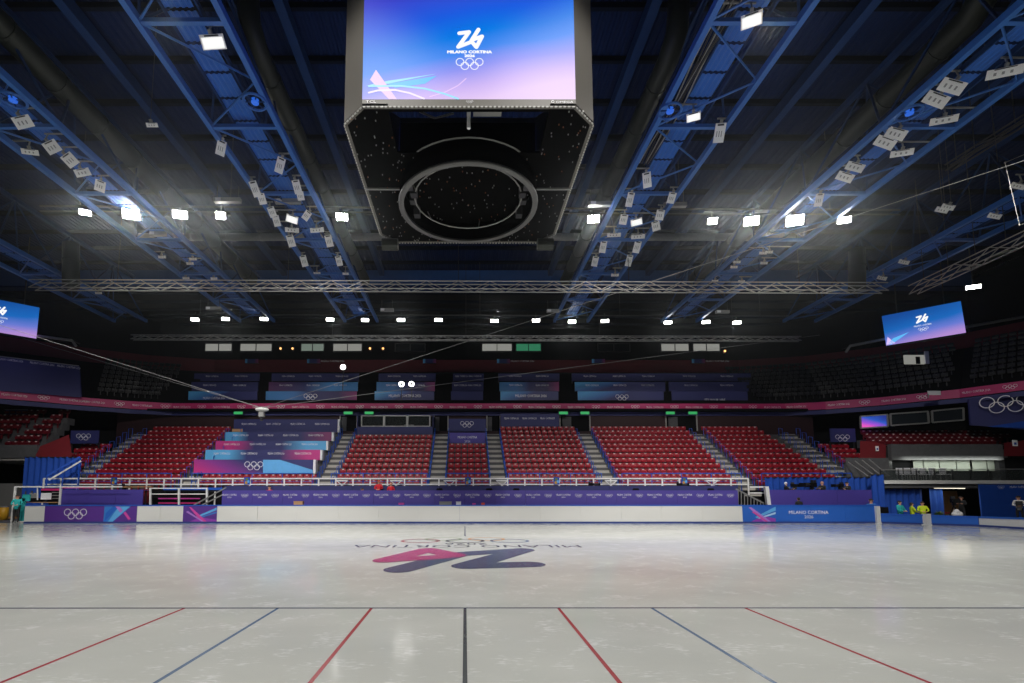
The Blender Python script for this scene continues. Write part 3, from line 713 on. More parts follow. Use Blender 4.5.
stack(672, 748, ('navy', 'navy', 'navy'), 'with small motto wording beside the dark seats', text=("IT'S YOUR VIBE", 715, 400, .28, 1.9), shrink=-3)
# signs on the maroon parapet
for px, s, tx in ((307, 'above the ringed banner stack', 'MILANO CORTINA 2026'), (423, 'above the booth banner stack', ''), (497, 'above the centre stack', 'MILANO CORTINA 2026'), (592, 'above the second ringed stack', ''), (245, 'at the gate end of the parapet', ''), (692, 'above the motto stack', 'MILANO CORTINA 2026')):
    o, u, v = at_pix(px, px+13, 359, 363, 50.0)
    t = thing('parapet_sign', 'small light blue sign on the maroon parapet '+s, 'sign', o); slab('face', o, u, v, .04, M['ban_sky_pur'], t)
    MB().obox(o+Yv*.05, u, Z*.06, Yv*.2).build('bracket', M['black_metal'], t)
    if tx:
        mb = MB(); put_text(mb, tx, o+u+X*1.3+Z*.2, X, Z, .17, 2.4, 1); mb.build('wording', M['print'], t)
def seats_along(k0, i0, f0, i1, f1, name, label, m, z=None, pitch=.5):
    """dark seats of a bowl row between two places on the plan"""
    mb = MB()
    for k in k0:
        line = bowl(.45+URUN*k+.35, UZ0+URISE*k if z is None else z(k))
        for i in range(i0, i1+1):
            a, b = line[i], line[i+1]; d = (b-a).normalized(); L = (b-a).length
            t = (f0*L if i == i0 else 0); e = (f1*L if i == i1 else L)
            while t+pitch/2 < e:
                c = a+d*(t+pitch/2); seat_at(mb, c.x, c.y, c.z, math.atan2(d.y, d.x)); t += pitch
    o = mb.build(name, M[m]); return tag(o, label, 'seats', None, 'stuff')
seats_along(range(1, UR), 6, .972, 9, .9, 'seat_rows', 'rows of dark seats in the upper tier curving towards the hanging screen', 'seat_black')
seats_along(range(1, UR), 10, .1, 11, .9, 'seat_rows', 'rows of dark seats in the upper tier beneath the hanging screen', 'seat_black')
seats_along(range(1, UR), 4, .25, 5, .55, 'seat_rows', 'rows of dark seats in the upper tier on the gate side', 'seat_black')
# dark boards of the upper tier at the gate side
o = P(-20, 394, 38.5); t = thing('wide_banner', 'wide dark blue banner over the upper tier seats at the gate corner', 'banner', o)
pa, pb, pc, pd = P(-20, 389, 36.9), P(81, 397.5, 40.3), P(79, 366, 40.5), P(-20, 354, 37.1)
slab_m = MB().add([pa, pb, pc, pd]+[q+Yv*.1 for q in (pa, pb, pc, pd)], [(0,1,2,3), (7,6,5,4), (1,0,4,5), (2,1,5,6), (3,2,6,7), (0,3,7,4)])
slab_m.build('face', M['navy'], t)
mb = MB(); uu = (pd-pc).normalized()*-1
for f in (.3, .62, .9): put_text(mb, 'MILANO CORTINA 2026', pd+(pc-pd)*f-Z*.2-Yv*.08, uu, Z, .17, 1.5, 1)
mb.build('print', M['print'], t); MB().tube([pd-Yv*.02, pc-Yv*.02], .04).build('top_rail', M['grey_metal'], t)
# small lit lamps of the upper tier
for px, py, s in ((343, 367, 'above the ringed banner stack'), (401.5, 384, 'over the booth banner stack, first of a close pair'), (411.5, 384, 'over the booth banner stack, second of a close pair')):
    p = P(px, py, 45.0); t = thing('work_lamp', 'small bright round lamp '+s, 'lamp', p)
    MB().ball(p, (.24, .08, .24), 10, 8).build('lens', M['lamp_small'], t, True)
    MB().lathe(p+Yv*.1, [(.02, -.2), (.2, -.18), (.2, .18), (.02, .2)], 10).build('housing', M['black_metal'], t)
    MB().box((p.x-.03, p.y+.08, p.z-2.2), (p.x+.03, p.y+.14, p.z-.15)).build('pole', M['black_metal'], t)
for px, py, s in ((280.5, 348.5, 'first'), (292.5, 348.5, 'second'), (370, 348.5, 'third'), (383, 348.5, 'fourth'), (725, 351, 'last')):
    p = P(px, py, 54.0); t = thing('wall_lamp', 'small orange wall lamp between suite windows, %s along the wall' % s, 'lamp', p)
    MB().ball(p, .12, 8, 6).build('bulb', M['lamp_warm'], t); MB().cbox(p+Vector((0, .2, 0)), (.2, .15, .4)).build('back_plate', M['black_metal'], t)

# ================================================================== GATE CORNER (low x)
LY = 35.4
fas = struct('trim_3', MB().obox(P(-40, 458, LY), X*(P(36, 458, LY).x-P(-40, 458, LY).x), Z*.95, Yv*.3), M['dark_concrete']); fas['label'] = 'grey concrete balcony front above the gate tunnel'
fl = struct('trim_4', MB().obox(P(-40, 460.5, LY-.1), X*(P(37, 458, LY).x-P(-40, 458, LY).x), Z*.12, Yv*6), M['concrete']); fl['label'] = 'pale slab edge under the balcony front at the gate'
struct('wall_gate', MB().obox(P(-60, 523, 39), X*14, Z*4.2, Yv*.2), M['black'])
mb = MB(); stp = MB()
for r in range(7):
    y = LY+.5+.75*r; z = 4.9+.52*r; xa_ = -42; xb_ = P(36+5*r, 440, y).x
    stp.box((xa_, y, z-.55), (xb_, y+.76, z))
    n = int((xb_-xa_)/.5)
    for k in range(n):
        if abs((k % 14)) > 1: seat_at(mb, xa_+.25+.5*k, y+.35, z)
s_ = struct('terrace_steps', stp, M['dark_concrete']); s_['label'] = 'dark terrace steps of the gate corner balcony'
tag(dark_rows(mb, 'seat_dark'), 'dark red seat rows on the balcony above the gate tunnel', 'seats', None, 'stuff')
rw = MB(); fill(rw, [P(36, 457, 35.3), P(72, 457, 35.3), P(69, 434.5, 36.2), P(36, 448, 35.6)]); o = struct('wall_ramp', rw, M['red_wall']); o['label'] = 'sloping red side wall beside the gate balcony seats'
# corner seats and stairs
mb = MB(); stp = MB(); sst = struct_empty('stair', (-30, 34, 0))
for r in range(8):
    xa_ = -31.2-.25*r; y = Y0R+.2+RUN*r; z = rz(r)
    stp.box((xa_, y, z-RISE), (-28.4, y+RUN, z))
    MB().box((-28.5, y-.2, z-.05), (-27.0, y+.2, z+.06)).build('step', M['tread'], sst)
    for k in range(5): seat_at(mb, -28.8-.5*k, y+.42, z)
s_ = struct('terrace_steps', stp, M['dark_concrete']); s_['label'] = 'corner terrace steps beside the red side wall'
tag(dark_rows(mb, 'seat'), 'short rows of red seats in the gate corner under the rings sign', 'seats', None, 'stuff')
o, u, v = at_pix(70, 98, 430.5, 443.5, 39.2); t = thing('rings_sign', 'dark blue sign with white rings on the gate corner parapet', 'sign', o); slab('face', o, u, v, .08, M['navy'], t)
mb = MB(); put_rings(mb, P(83.5, 437, 39.2)-Yv*.012, X, Z, 1.15, 20, .1); mb.build('print', M['print'], t)
MB().obox(o+Yv*.1-Z*1.2, X*.1, Z*1.3, Yv*.1).build('post', M['black_metal'], t); MB().obox(o+u-X*.1+Yv*.1-Z*1.2, X*.1, Z*1.3, Yv*.1).build('post', M['black_metal'], t)
o, u, v = at_pix(0-20, 26, 410, 424, 40.8); t = thing('balcony_banner', 'dark blue banner panel over the balcony seats at the gate corner', 'banner', o); slab('face', o, u, v, .06, M['navy'], t); MB().obox(o+v-Yv*.03, u, Z*.06, Yv*.1).build('top_rail', M['grey_metal'], t)

def curtain(x0, x1, z0, z1, y, label, m='deepblue', amp=.09, wave=.42, rod=True):
    t = thing('curtain', label, 'curtain', ((x0+x1)/2, y, z0)); mb = MB(); n = max(8, int((x1-x0)/.07)); vs = []
    ph = rnd.uniform(0, 6)
    for i in range(n+1):
        x = x0+(x1-x0)*i/n
        for j, z in enumerate((z0, (z0+z1)/2, z1)):
            vs.append((x, y+amp*math.sin(x*2*math.pi/wave+ph)*(1.2-.25*j)+.3*amp*math.sin(x*9+j), z))
    mb.add(vs, [(3*i+j, 3*i+3+j, 3*i+4+j, 3*i+1+j) for i in range(n) for j in range(2)]); mb.build('drape', M[m], t, True)
    if rod: MB().tube([(x0-.05, y, z1-.02), (x1+.05, y, z1-.02)], .04).build('rod', M['black_metal'], t)
    return t
pL = lambda px, py, Y: P(px, py, Y)
curtain(pL(22, 500, 34.3).x, pL(78, 500, 34.3).x, 0, P(50, 457, 34.3).z, 34.3, 'tall blue curtain hanging beside the gate tunnel')
# stair rail at the gate corner
t = thing('stair_rail', 'blue and white sloping stair rail climbing beside the gate curtain', 'handrail', P(47, 476, 33.0))
MB().bar(P(47, 476, 33.0), P(80, 457, 33.6), .1).build('top_rail', M['blue_rail'], t); MB().bar(P(49, 480, 33.0), P(81, 461, 33.6), .09).build('lower_rail', M['white_metal'], t)
for f in (0, .5, 1): q = P(47+33*f, 476-19*f, 33+.6*f); MB().bar(q, Vector((q.x, q.y, 0)), .06).build('post', M['blue_rail'], t)
# white gate frame with equipment behind
t = thing('gate_frame', 'tall white metal gate frame beside the person in teal', 'gate', P(14, 523, 30.6))
MB().bar(P(15.6, 486.5, 30.6), P(11.6, 523.5, 30.6), .1).build('post', M['white_metal'], t); MB().bar(P(61, 486.5, 30.6), P(59.5, 506, 30.6), .09).build('post', M['white_metal'], t)
MB().bar(P(15.6, 486.8, 30.6), P(122, 486.8, 30.6), .08).build('top_bar', M['white_metal'], t); MB().bar(P(11.6, 522, 30.6), P(24, 522, 30.6), .1).build('bottom_bar', M['white_metal'], t)
MB().bar(P(37.5, 488, 30.6), P(37.5, 500, 30.6), .05).build('mid_post', M['white_metal'], t)
t = thing('teal_board', 'teal upright display board behind the gate frame', 'board', P(21, 520, 31.0)); o, u, v = at_pix(19.5, 23.5, 498, 520, 31); slab('column', o-Z*o.z, u, v+Z*o.z, .1, M['cloth_teal'], t); o, u, v = at_pix(22, 29.3, 494.5, 501, 31); slab('panel', o, u, v, .08, M['cloth_teal'], t)
t = thing('equipment_table', 'low wooden equipment table behind the white board at the gate', 'table', P(40, 505, 31.6)); o = P(24, 502, 31.6); q = P(60, 502, 31.6)
MB().box((o.x, 31.4, o.z-.05), (q.x, 32, o.z)).build('table_top', M['wood'], t)
for xx in (o.x+.05, q.x-.1): MB().box((xx, 31.5, 0), (xx+.06, 31.56, o.z-.05)).build('leg', M['black_metal'], t)
t = thing('monitor', 'pale monitor standing on the equipment table at the gate', 'monitor', P(45, 500, 31.6)); o, u, v = at_pix(40.5, 50.5, 493, 499.5, 31.6); slab('screen', o, u, v, .06, M['print'], t); MB().obox(o+u*.4-Z*.16, u*.2, Z*.16, Yv*.05).build('stand', M['black_metal'], t)
t = thing('bottle_crate', 'dark crate of grey bottles on the equipment table at the gate', 'crate', P(34, 500, 31.7)); 
for k in range(4): MB().tube([P(31+2*k, 500, 31.7), P(31+2*k, 493+k % 2, 31.7)], .07, 8).build('bottle', M['grey_metal'], t)
o, u, v = at_pix(29.5, 39, 498, 502.2, 31.62); slab('box', o, u, v, .3, M['black'], t)
t = thing('rack', 'black equipment rack topped with a magenta stripe at the gate', 'rack', P(50, 505, 32.2)); o, u, v = at_pix(40, 60, 488.3, 502, 32.2); slab('back_panel', o, u, v, .05, M['black'], t); o, u, v = at_pix(41, 60, 488.6, 490.6, 32.15); slab('stripe', o, u, v, .04, M['magenta'], t)
for z_ in (492, 495, 498): o, u, v = at_pix(52, 59, z_, z_+.9, 32.15); slab('shelf', o, u, v, .05, M['grey_metal'], t)
t = thing('waste_drum', 'yellow drum standing in the gate tunnel', 'drum', P(2.5, 522, 33.5)); q = P(2.5, 522, 33.5); MB().lathe((q.x, 33.5, 0), [(.02, .0), (.26, .0), (.28, .45), (.27, .9), (.02, .9)], 14).build('body', M['yellow'], t, True); MB().lathe((q.x, 33.5, .86), [(.29, 0), (.29, .06), (.02, .07)], 14).build('lid', M['grey_metal'], t)
t = thing('wrapped_pallet', 'tall pale wrapped cargo in the gate tunnel', 'cargo', P(5, 522, 35.5)); q = P(4, 522, 35.5); MB().box((q.x-.55, 35.5, .15), (q.x+.55, 36.4, 2.5)).build('load', M['grey_metal'], t); MB().box((q.x-.6, 35.45, 0), (q.x+.6, 36.45, .15)).build('pallet', M['wood'], t)
# opening behind the boards with white posts and pink stripes
o, u, v = at_pix(141, 208, 489, 506, 33.3); t = thing('service_rack', 'dark open service rack with pink stripes behind white boards', 'rack', o)
slab('back_panel', o-Z*o.z, u, v+Z*o.z, .05, M['black'], t)
for py, m in ((493.5, 'magenta'), (498, 'pink'), (502.5, 'magenta')):
    a, b, c = at_pix(158, 200, py, py+1.2, 33.2); slab('stripe', a, b, c, .03, M[m], t)
a, b, c = at_pix(140, 149, 489, 503.5, 33.0); slab('red_panel', a, b, c, .05, M['red_wall'], t)
t = thing('white_fence', 'white post fence across the opening between media desks', 'fence', P(150, 505, 31.8))
for px in (150.5, 179, 207): MB().bar(P(px, 488, 31.8), P(px, 512, 31.8), .1).build('post', M['white_metal'], t)
for py in (488.3, 494, ): MB().bar(P(150, py, 31.8), P(208, py, 31.8), .06).build('rail', M['white_metal'], t)
MB().bar(P(194, 505, 31.7), P(226, 487.5, 31.7), .07).build('sloping_rail', M['grey_metal'], t); MB().bar(P(202, 505, 31.7), P(228, 492, 31.7), .07).build('sloping_rail', M['grey_metal'], t)
t = thing('blue_step', 'bright blue fabric strip over the opening between media desks', 'cover', P(165, 489, 33)); o, u, v = at_pix(163, 222, 487.5, 490, 33.0); slab('strip', o, u, v, .1, M['rail_blue'], t); MB().obox(o+Yv*.1-Z*.1, u, Z*.1, Yv*.1).build('batten', M['black_metal'], t)
t = thing('plank', 'long thin wooden plank lying on the desks under the white railing', 'plank', P(70, 487.6, 32.4)); MB().bar(P(62, 487.5, 32.4), P(152, 486.8, 32.4), .3, .05).build('board', M['wood'], t); MB().bar(P(62, 487.9, 32.2), P(96, 487.9, 32.2), .04, .05).build('edge_tape', M['pink'], t)
# near the other end of the desks: stairs
t = thing('entry_stairs', 'white posted stairs with black slatted rail at the desk end', 'stairs', P(750, 505, 31.8))
MB().bar(P(766, 486.5, 31.6), P(768.5, 505.5, 31.6), .22).build('post', M['white_metal'], t)
for py in (487, 493): MB().bar(P(750, py, 32.2), P(766, py, 32.2), .09).build('bar', M['white_metal'], t)
for k in range(9): MB().bar(P(738+3.2*k, 490+1.5*k, 31.9), P(738+3.2*k, 506, 31.9), .05).build('baluster', M['grey_metal'], t)
MB().bar(P(736, 489, 31.9), P(764, 503.5, 31.9), .08).build('rail', M['grey_metal'], t)
for k in range(4): MB().box((P(748+3*k, 500, 32.4).x, 32.3, 0), (P(766, 500, 32.4).x, 33, .4+.4*(3-k))).build('step', M['black'], t)

# ================================================================== SCREEN CORNER (high x)
RY = 33.0
sl = struct('trim_5', MB().obox(P(882, 483.8, RY), X*14, Z*.23, Yv*5), M['white']); sl['label'] = 'long pale slab edge of the broadcast balcony'
lo = struct('trim_6', MB().obox(P(882, 488, RY+.15), X*14, Z*.27, Yv*4.8), M['dark_concrete']); lo['label'] = 'dark beam under the pale balcony slab'
bt = thing('broadcast_booth', 'broadcast booth with pale blinds behind a dark glass balustrade', 'booth', P(890, 485, 36.2))
o, u, v = at_pix(883, 1040, 446, 485, 36.5); slab('back_wall', o, u, v, .1, M['black'], bt)
for a, b in ((914, 923.5), (924.5, 939.5), (940.5, 956.5), (957.5, 970.5), (973, 987), (988, 1000)):
    o, u, v = at_pix(a, b, 459.5, 471, 36.3); slab('window_pane', o, u, v, .05, M['curtain_grey'], bt)
for a, b in ((886.5, 894), (1001, 1007)):
    o, u, v = at_pix(a, b, 447, 487, 36.0); MB().obox(o, u, v, Yv*.5).build('column', M['black_metal'], bt)
fs = struct('trim_7', MB().obox(P(892, 460, 35.6), X*(P(1004, 460, 35.6).x-P(892, 460, 35.6).x), Z*1.15, Yv*.3), M['dark_concrete']); fs['label'] = 'grey concrete fascia above the broadcast booth'
gl = thing('balustrade', 'dark glass balustrade along the broadcast balcony', 'railing', P(882, 484, RY+.1))
for k in range(9):
    a, b = 882+18*k, 899+18*k; o, u, v = at_pix(a, b, 470.5, 480.2, RY+.1); slab('glass_pane', o, u, v, .03, M['clear'], gl)
    MB().obox(o-X*.06, X*.05, v+Z*.1, Yv*.06).build('post', M['black_metal'], gl)
MB().tube([P(882, 470, RY+.1), P(1045, 469, RY+.1)], .035).build('top_rail', M['grey_metal'], gl)
for px in (905, 913, 921, 929, 938, 949): # small pale chairs on the balcony
    p = P(px, 480, 34.2); p.z = 2.66; t = thing('balcony_chair', 'small pale chair on the broadcast balcony, %s along the balustrade' % {905: 'first', 913: 'second', 921: 'third', 929: 'fourth', 938: 'fifth', 949: 'sixth'}[px], 'chair', p)
    MB().box((p.x-.22, 34.2, p.z+.42), (p.x+.22, 34.6, p.z+.47)).build('seat', M['print'], t); MB().box((p.x-.22, 34.58, p.z+.5), (p.x+.22, 34.62, p.z+.9)).build('backrest', M['print'], t)
    for dx in (-.2, .18):
        for dy in (0, .36): MB().box((p.x+dx, 34.2+dy, p.z), (p.x+dx+.03, 34.23+dy, p.z+.45)).build('leg', M['grey_metal'], t)
# seats above the booth, red side walls
mb = MB(); stp = MB()
for r in range(4):
    y = 36.1+.8*r; z = P(940, 442-3.2*r, y).z-.55; a = P(874-3*r, 440, y).x; b = P(1006+8*r, 440, y).x
    stp.box((a, y, z-.6), (b, y+.82, z)); n = int((b-a)/.52)
    for k in range(n): seat_at(mb, a+.26+.52*k, y+.3, z)
s_ = struct('terrace_steps', stp, M['dark_concrete']); s_['label'] = 'dark terrace steps above the broadcast booth'
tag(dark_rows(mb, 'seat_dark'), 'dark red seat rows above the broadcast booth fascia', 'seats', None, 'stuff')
for k, q in enumerate((((860, 441), (872, 441.5), (886, 445), (886, 459), (860, 459)), ((1004, 443), (1040, 438), (1040, 456), (1004, 456)))):
    mb = MB(); Yw = 35.9; fill(mb, [P(x, y, Yw) for x, y in reversed(q)]); o = struct('wall_ramp', mb, M['red_wall']); o['label'] = ('red side wall between corner seats and the broadcast booth', 'red side wall past the broadcast booth at the frame edge')[k]
for k, (a, b, c, d, lab) in enumerate(((876, 446, 879, 451, 'red wall beside the corner stairs'), (1013, 440, 1018, 446, 'red wall past the booth'))):
    o, u, v = at_pix(a, c, b, d, 35.8); t = thing('wall_plaque', 'small white plaque with a blue patch on the '+lab, 'sign', o); slab('plate', o, u, v, .03, M['print'], t); slab('print_patch', o+u*.25+v*.2-Yv*.01, u*.5, v*.4, .005, M['deepblue'], t)
wt = struct('wall_tunnel', MB().obox(P(880, 523, 38), X*16, Z*4, Yv*.2), M['black'])
# rings sign and three framed screens under the ribbon
pa, pb, pc, pd = P(971, 425, 36.6), P(1045, 431, 34.6), P(1045, 390.5, 34.8), P(969, 399, 36.8)
t = thing('rings_sign', 'large dark blue sign with big white rings under the ribbon board', 'sign', pa)
m_ = MB().add([pa, pb, pc, pd]+[q+Yv*.12 for q in (pa, pb, pc, pd)], [(0,1,2,3), (7,6,5,4), (1,0,4,5), (2,1,5,6), (3,2,6,7), (0,3,7,4)]); m_.build('face', M['navy'], t)
uu = (pb-pa); uu.z = 0; uu.normalize(); mb = MB(); put_rings(mb, P(1002, 404.5, 35.6)-Yv*.25, (uu+Z*.02).normalized(), Z, 2.75, 28, .09); mb.build('print', M['print'], t)
mb = MB(); fill(mb, [P(985, 427, 36.0)-Yv*.15, P(1024, 428.5, 35)-Yv*.15, P(1024, 421, 35)-Yv*.15]); mb.build('print_wedge', M['deepblue'], t)
for k, (q, m, lab) in enumerate(((((860.5, 428.3), (887.5, 426.5), (887, 414.5), (860, 416.5)), 'screen_tv', 'small video screen showing pink and blue beside two dark ones'), (((890.5, 425.5), (928.5, 423), (927.5, 411.5), (890, 414)), 'glassy', 'dark framed screen next to the lit video screen'), (((932, 422.5), (963.5, 420), (963, 408), (931.5, 411)), 'glassy', 'dark framed screen nearest the big rings sign'))):
    ys = (38.4-.6*k, 37.9-.6*k); pts = [P(q[0][0], q[0][1], ys[0]), P(q[1][0], q[1][1], ys[1]), P(q[2][0], q[2][1], ys[1]), P(q[3][0], q[3][1], ys[0])]
    t = thing('framed_screen', lab, 'screen', pts[0]); slab('picture', pts[0], pts[1]-pts[0], pts[3]-pts[0], .06, M[m], t)
    f = MB()
    for a, b in zip(pts, pts[1:]+pts[:1]): f.bar(a-Yv*.03, b-Yv*.03, .1)
    f.build('frame', M['grey_metal'], t)
# curtains, blue wall, tunnel
curtain(P(765, 490, 33.4).x, P(880, 490, 33.4).x, .0, P(820, 477.3, 33.4).z, 33.4, 'wide blue curtain behind the television cameras')
curtain(P(872, 500, 32.6).x, P(886, 500, 32.6).x, .0, P(880, 474.5, 32.6).z, 32.6, 'short blue curtain at the end of the balcony slab')
curtain(P(885, 500, 33.6).x, P(923, 500, 33.6).x, .0, P(900, 488.5, 33.6).z, 33.6, 'blue curtain under the balcony behind the yellow vests')
curtain(P(929, 500, 33.8).x, P(944, 500, 33.8).x, .0, P(935, 488.5, 33.8).z, 33.8, 'narrow blue curtain beside the lit tunnel')
o, u, v = at_pix(983, 1045, 484.5, 524, 32.7); t = thing('backdrop_board', 'bright blue interview backdrop board behind the person in white', 'board', o); slab('face', o, u, v, .08, M['deepblue'], t)
mb = MB(); put_rings(mb, P(1001, 487.3, 32.7)-Yv*.012, X, Z, .45, 12, .1); put_text(mb, 'MILANO CORTINA', P(1018, 487, 32.7)-Yv*.012, X, Z, .13, 1.1, 1); mb.build('print', M['print'], t)
MB().obox(o+u*.02+Yv*.08, X*.08, v, Yv*.1).build('frame_post', M['black_metal'], t)
t = thing('tube_lamp', 'lit strip lamp under the balcony slab at the tunnel mouth', 'lamp', P(950, 488.5, 33.4)); MB().bar(P(935, 487.9, 33.3), P(964, 488.2, 33.3), .16, .07).build('tube', M['strip_lamp'], t); MB().bar(P(935, 487.2, 33.35), P(964, 487.5, 33.35), .18, .05).build('housing', M['grey_metal'], t)
o, u, v = at_pix(941, 958.5, 491, 507, 36.3); t = thing('plywood_panel', 'bare plywood panel standing inside the lit tunnel', 'panel', o); slab('board', o-Z*o.z, u, v+Z*o.z, .05, M['wood'], t); MB().obox(o-Z*o.z+u*.5+Yv*.06, X*.08, v+Z*o.z, Yv*.08).build('batten', M['wood'], t)
p = P(945, 517, 34.4); p.z = 0; t = thing('red_chair', 'dark red chair inside the tunnel mouth', 'chair', p)
MB().box((p.x-.25, 34.3, .42), (p.x+.25, 34.75, .5)).build('seat', M['red_wall'], t); MB().box((p.x-.25, 34.7, .5), (p.x+.25, 34.78, 1.0)).build('backrest', M['red_wall'], t)
for dx in (-.23, .19):
    for dy in (.02, .4): MB().box((p.x+dx, 34.3+dy, 0), (p.x+dx+.04, 34.34+dy, .43)).build('leg', M['black_metal'], t)
pl = struct('lamp_light_holder', MB().box((33, 37.6, 2.9), (34, 37.7, 2.95)), M['black'])
bpy.data.objects.remove(pl)
cl = bpy.data.lights.new('blind_fill_light', 'AREA'); cl.energy = 110; cl.shape = 'RECTANGLE'; cl.size = 7; cl.size_y = .2; cl.color = (.95, 1, .9)  # unseen fill added in front of the blinds to brighten them
co = bpy.data.objects.new('blind_fill_light', cl); col.objects.link(co); co.location = P(957, 459, 35.2); co.rotation_euler = (R(35), 0, 0)
tl = bpy.data.lights.new('tube_light', 'AREA'); tl.energy = 18; tl.shape = 'RECTANGLE'; tl.size = 1.9; tl.size_y = .1; tl.color = (1, .9, .7)
to = bpy.data.objects.new('tube_light', tl); col.objects.link(to); to.location = P(950, 489.2, 33.3)
# corner stairs at the far end of the lower stand
cr = MB(); mb = MB(); sst = struct_empty('stair', (28, 34, 0))
for r in range(8):
    y = Y0R+.2+RUN*r; z = rz(r); cr.box((28.3, y, z-RISE), (31.4, y+RUN, z))
    MB().box((26.8, y-.2, z-.05), (28.3, y+.2, z+.06)).build('step', M['tread'], sst)
    if r > 3:
        for k in range(5): seat_at(mb, 28.8+.5*k, y+.42, z)
s_ = struct('terrace_steps', cr, M['dark_concrete']); s_['label'] = 'corner terrace steps beside the blue camera curtain'
tag(dark_rows(mb, 'seat'), 'short rows of red seats in the corner beside the broadcast booth', 'seats', None, 'stuff')
o, u, v = at_pix(831, 856, 428.5, 442, 39.4); t = thing('rings_sign', 'dark blue sign with white rings above the corner stairs', 'sign', o); slab('face', o, u, v, .08, M['navy'], t)
mb = MB(); put_rings(mb, P(842.5, 438, 39.4)-Yv*.012, X, Z, 1.15, 20, .1); mb.build('print', M['print'], t)
MB().obox(o+Yv*.1-Z*1.2, X*.1, Z*1.3, Yv*.1).build('post', M['black_metal'], t); MB().obox(o+u-X*.1+Yv*.1-Z*1.2, X*.1, Z*1.3, Yv*.1).build('post', M['black_metal'], t)
t = thing('stair_rail', 'grey slanting stair rails beside the broadcast booth', 'handrail', P(850, 470, 34.5))
for k in range(4): MB().bar(P(848+7*k, 462-1*k, 34.6), P(868+7*k, 476, 33.6), .05).build('rail', M['grey_metal'], t)
o, u, v = at_pix(847, 890, 458, 477, 34.9); slab('back_plate', o, u, v, .05, M['dark_concrete'], t)

# ================================================================== SCOREBOARD CUBE
CXc, YN, YF, HW, CH, CZ0, CZ1 = .1, 11.63, 18.4, 3.3, .6, 11.46, 16.6
oct_ = [(CXc-HW+CH, YN), (CXc+HW-CH, YN), (CXc+HW, YN+CH), (CXc+HW, YF-CH), (CXc+HW-CH, YF), (CXc-HW+CH, YF), (CXc-HW, YF-CH), (CXc-HW, YN+CH)]
cube = thing('scoreboard', 'large hanging scoreboard cube with a bright screen and a black ring beneath', 'scoreboard', (CXc, 15, CZ0))
for i in range(8):
    a, b = oct_[i], oct_[(i+1) % 8]; u = Vector((b[0]-a[0], b[1]-a[1], 0))
    long_ = i % 2 == 0
    z0, z1 = (CZ0, CZ0+.2) if long_ else (CZ0, CZ1)
    slab('corner_panel' if not long_ else 'lower_frame', Vector((*a, z0)), u, Z*(z1-z0), .08, M['panel_grey'], cube)
    if long_:
        s = slab('screen', Vector((*a, CZ0+.2)), u, Z*(CZ1-CZ0-.5), .08, M['screen'], cube)
        slab('upper_frame', Vector((*a, CZ1-.28)), u, Z*.28, .08, M['panel_grey'], cube)
        slab('screen_back', Vector((*a, CZ0+.05))+u.normalized()*.03-Vector((u.y, -u.x, 0)).normalized()*.1, u-u.normalized()*.06, Z*(CZ1-CZ0-.3), .03, M['black'], cube)
        if i == 0: front = s
def sp(px, py, lift): return P(px, py, YN)-Yv*lift
# picture on the screen that faces the ice: emblem, wording, rings, light beams
mb = MB(); c = sp(469.6, 38.5, .012); k = .0114*30*1.0
sc_ = (sp(520, 40, 0)-sp(420, 40, 0)).length/100     # metres per pixel here
stroke2d(mb, L26, .15, c, X, Z, 27*sc_, 27*sc_*.98); stroke2d(mb, L26B, .15, c, X, Z, 27*sc_, 27*sc_*.98); mb.build('emblem', M['glow_white'], front)
mb = MB()
for bx, bz in ((0, 0), (.35, 0), (-.35, 0), (0, .25), (0, -.25)):
    put_text(mb, 'MILANO CORTINA', sp(469.6+bx, 52.3+bz, .012), X, Z, 2.9*sc_, 44*sc_); put_text(mb, '2026', sp(469.6+bx, 56.2+bz, .012), X, Z, 2.6*sc_, 10*sc_)
mb.build('lettering', M['glow_white'], front)
mb = MB(); put_rings(mb, sp(469.6, 64.3, .012), X, Z, 27.5*sc_, 24, .11); mb.build('rings_emblem', M['glow_white'], front)
M['beam_a'] = emat('screen_pale_beam', srgb(150, 222, 255)); M['beam_b'] = emat('screen_pink_beam', srgb(226, 196, 250)); M['beam_c'] = emat('screen_lilac_arc', srgb(236, 224, 255)); M['beam_d'] = emat('screen_blue_beam', srgb(96, 190, 250))
def spoly(pts, m, lift): mb = MB(); fill(mb, [sp(x, y, lift) for x, y in pts]); return mb.build('light_beam', M[m], front)
spoly([(366, 86), (388, 81), (437, 74), (388, 84)], 'beam_a', .008)
spoly([(370, 80), (376, 70), (397, 99.5), (389, 99.5)], 'beam_b', .009)
spoly([(388, 84), (437, 76), (425, 84), (395, 88)], 'beam_d', .007)
def arc(pts, wd, m): mb = MB(); stroke2d(mb, pts, wd, sp(0, 0, 0)*0+Vector((0, YN-.011, 0)), X, Z, 1, 1); return mb.build('light_arc', M[m], front)
def spx(l): return [(sp(x, y, 0).x, sp(x, y, 0).z) for x, y in l]
arc(spx([(369, 93), (378, 90.8), (395, 90.3), (410, 93.5), (424, 99)]), .05, 'beam_c')
arc(spx([(369, 86.5), (400, 86.2), (425, 89), (444, 94), (458, 99)]), .05, 'beam_a')
arc(spx([(430, 97), (445, 92.5), (458, 86), (466, 79)]), .03, 'beam_b')
mb = MB(); put_text(mb, 'TCL', sp(371, 101.8, .012), X, Z, 2.4*sc_, 10*sc_); put_text(mb, 'OMEGA', sp(564.5, 102.3, .012), X, Z, 2.1*sc_, 17*sc_); ring_flat(mb, sp(552.7, 102, .012), X, Z, 1.4*sc_, .45*sc_, 12); put_rings(mb, sp(469.6, 102, .012), X, Z, 7*sc_, 12, .12); mb.build('lettering', M['print'], cube)
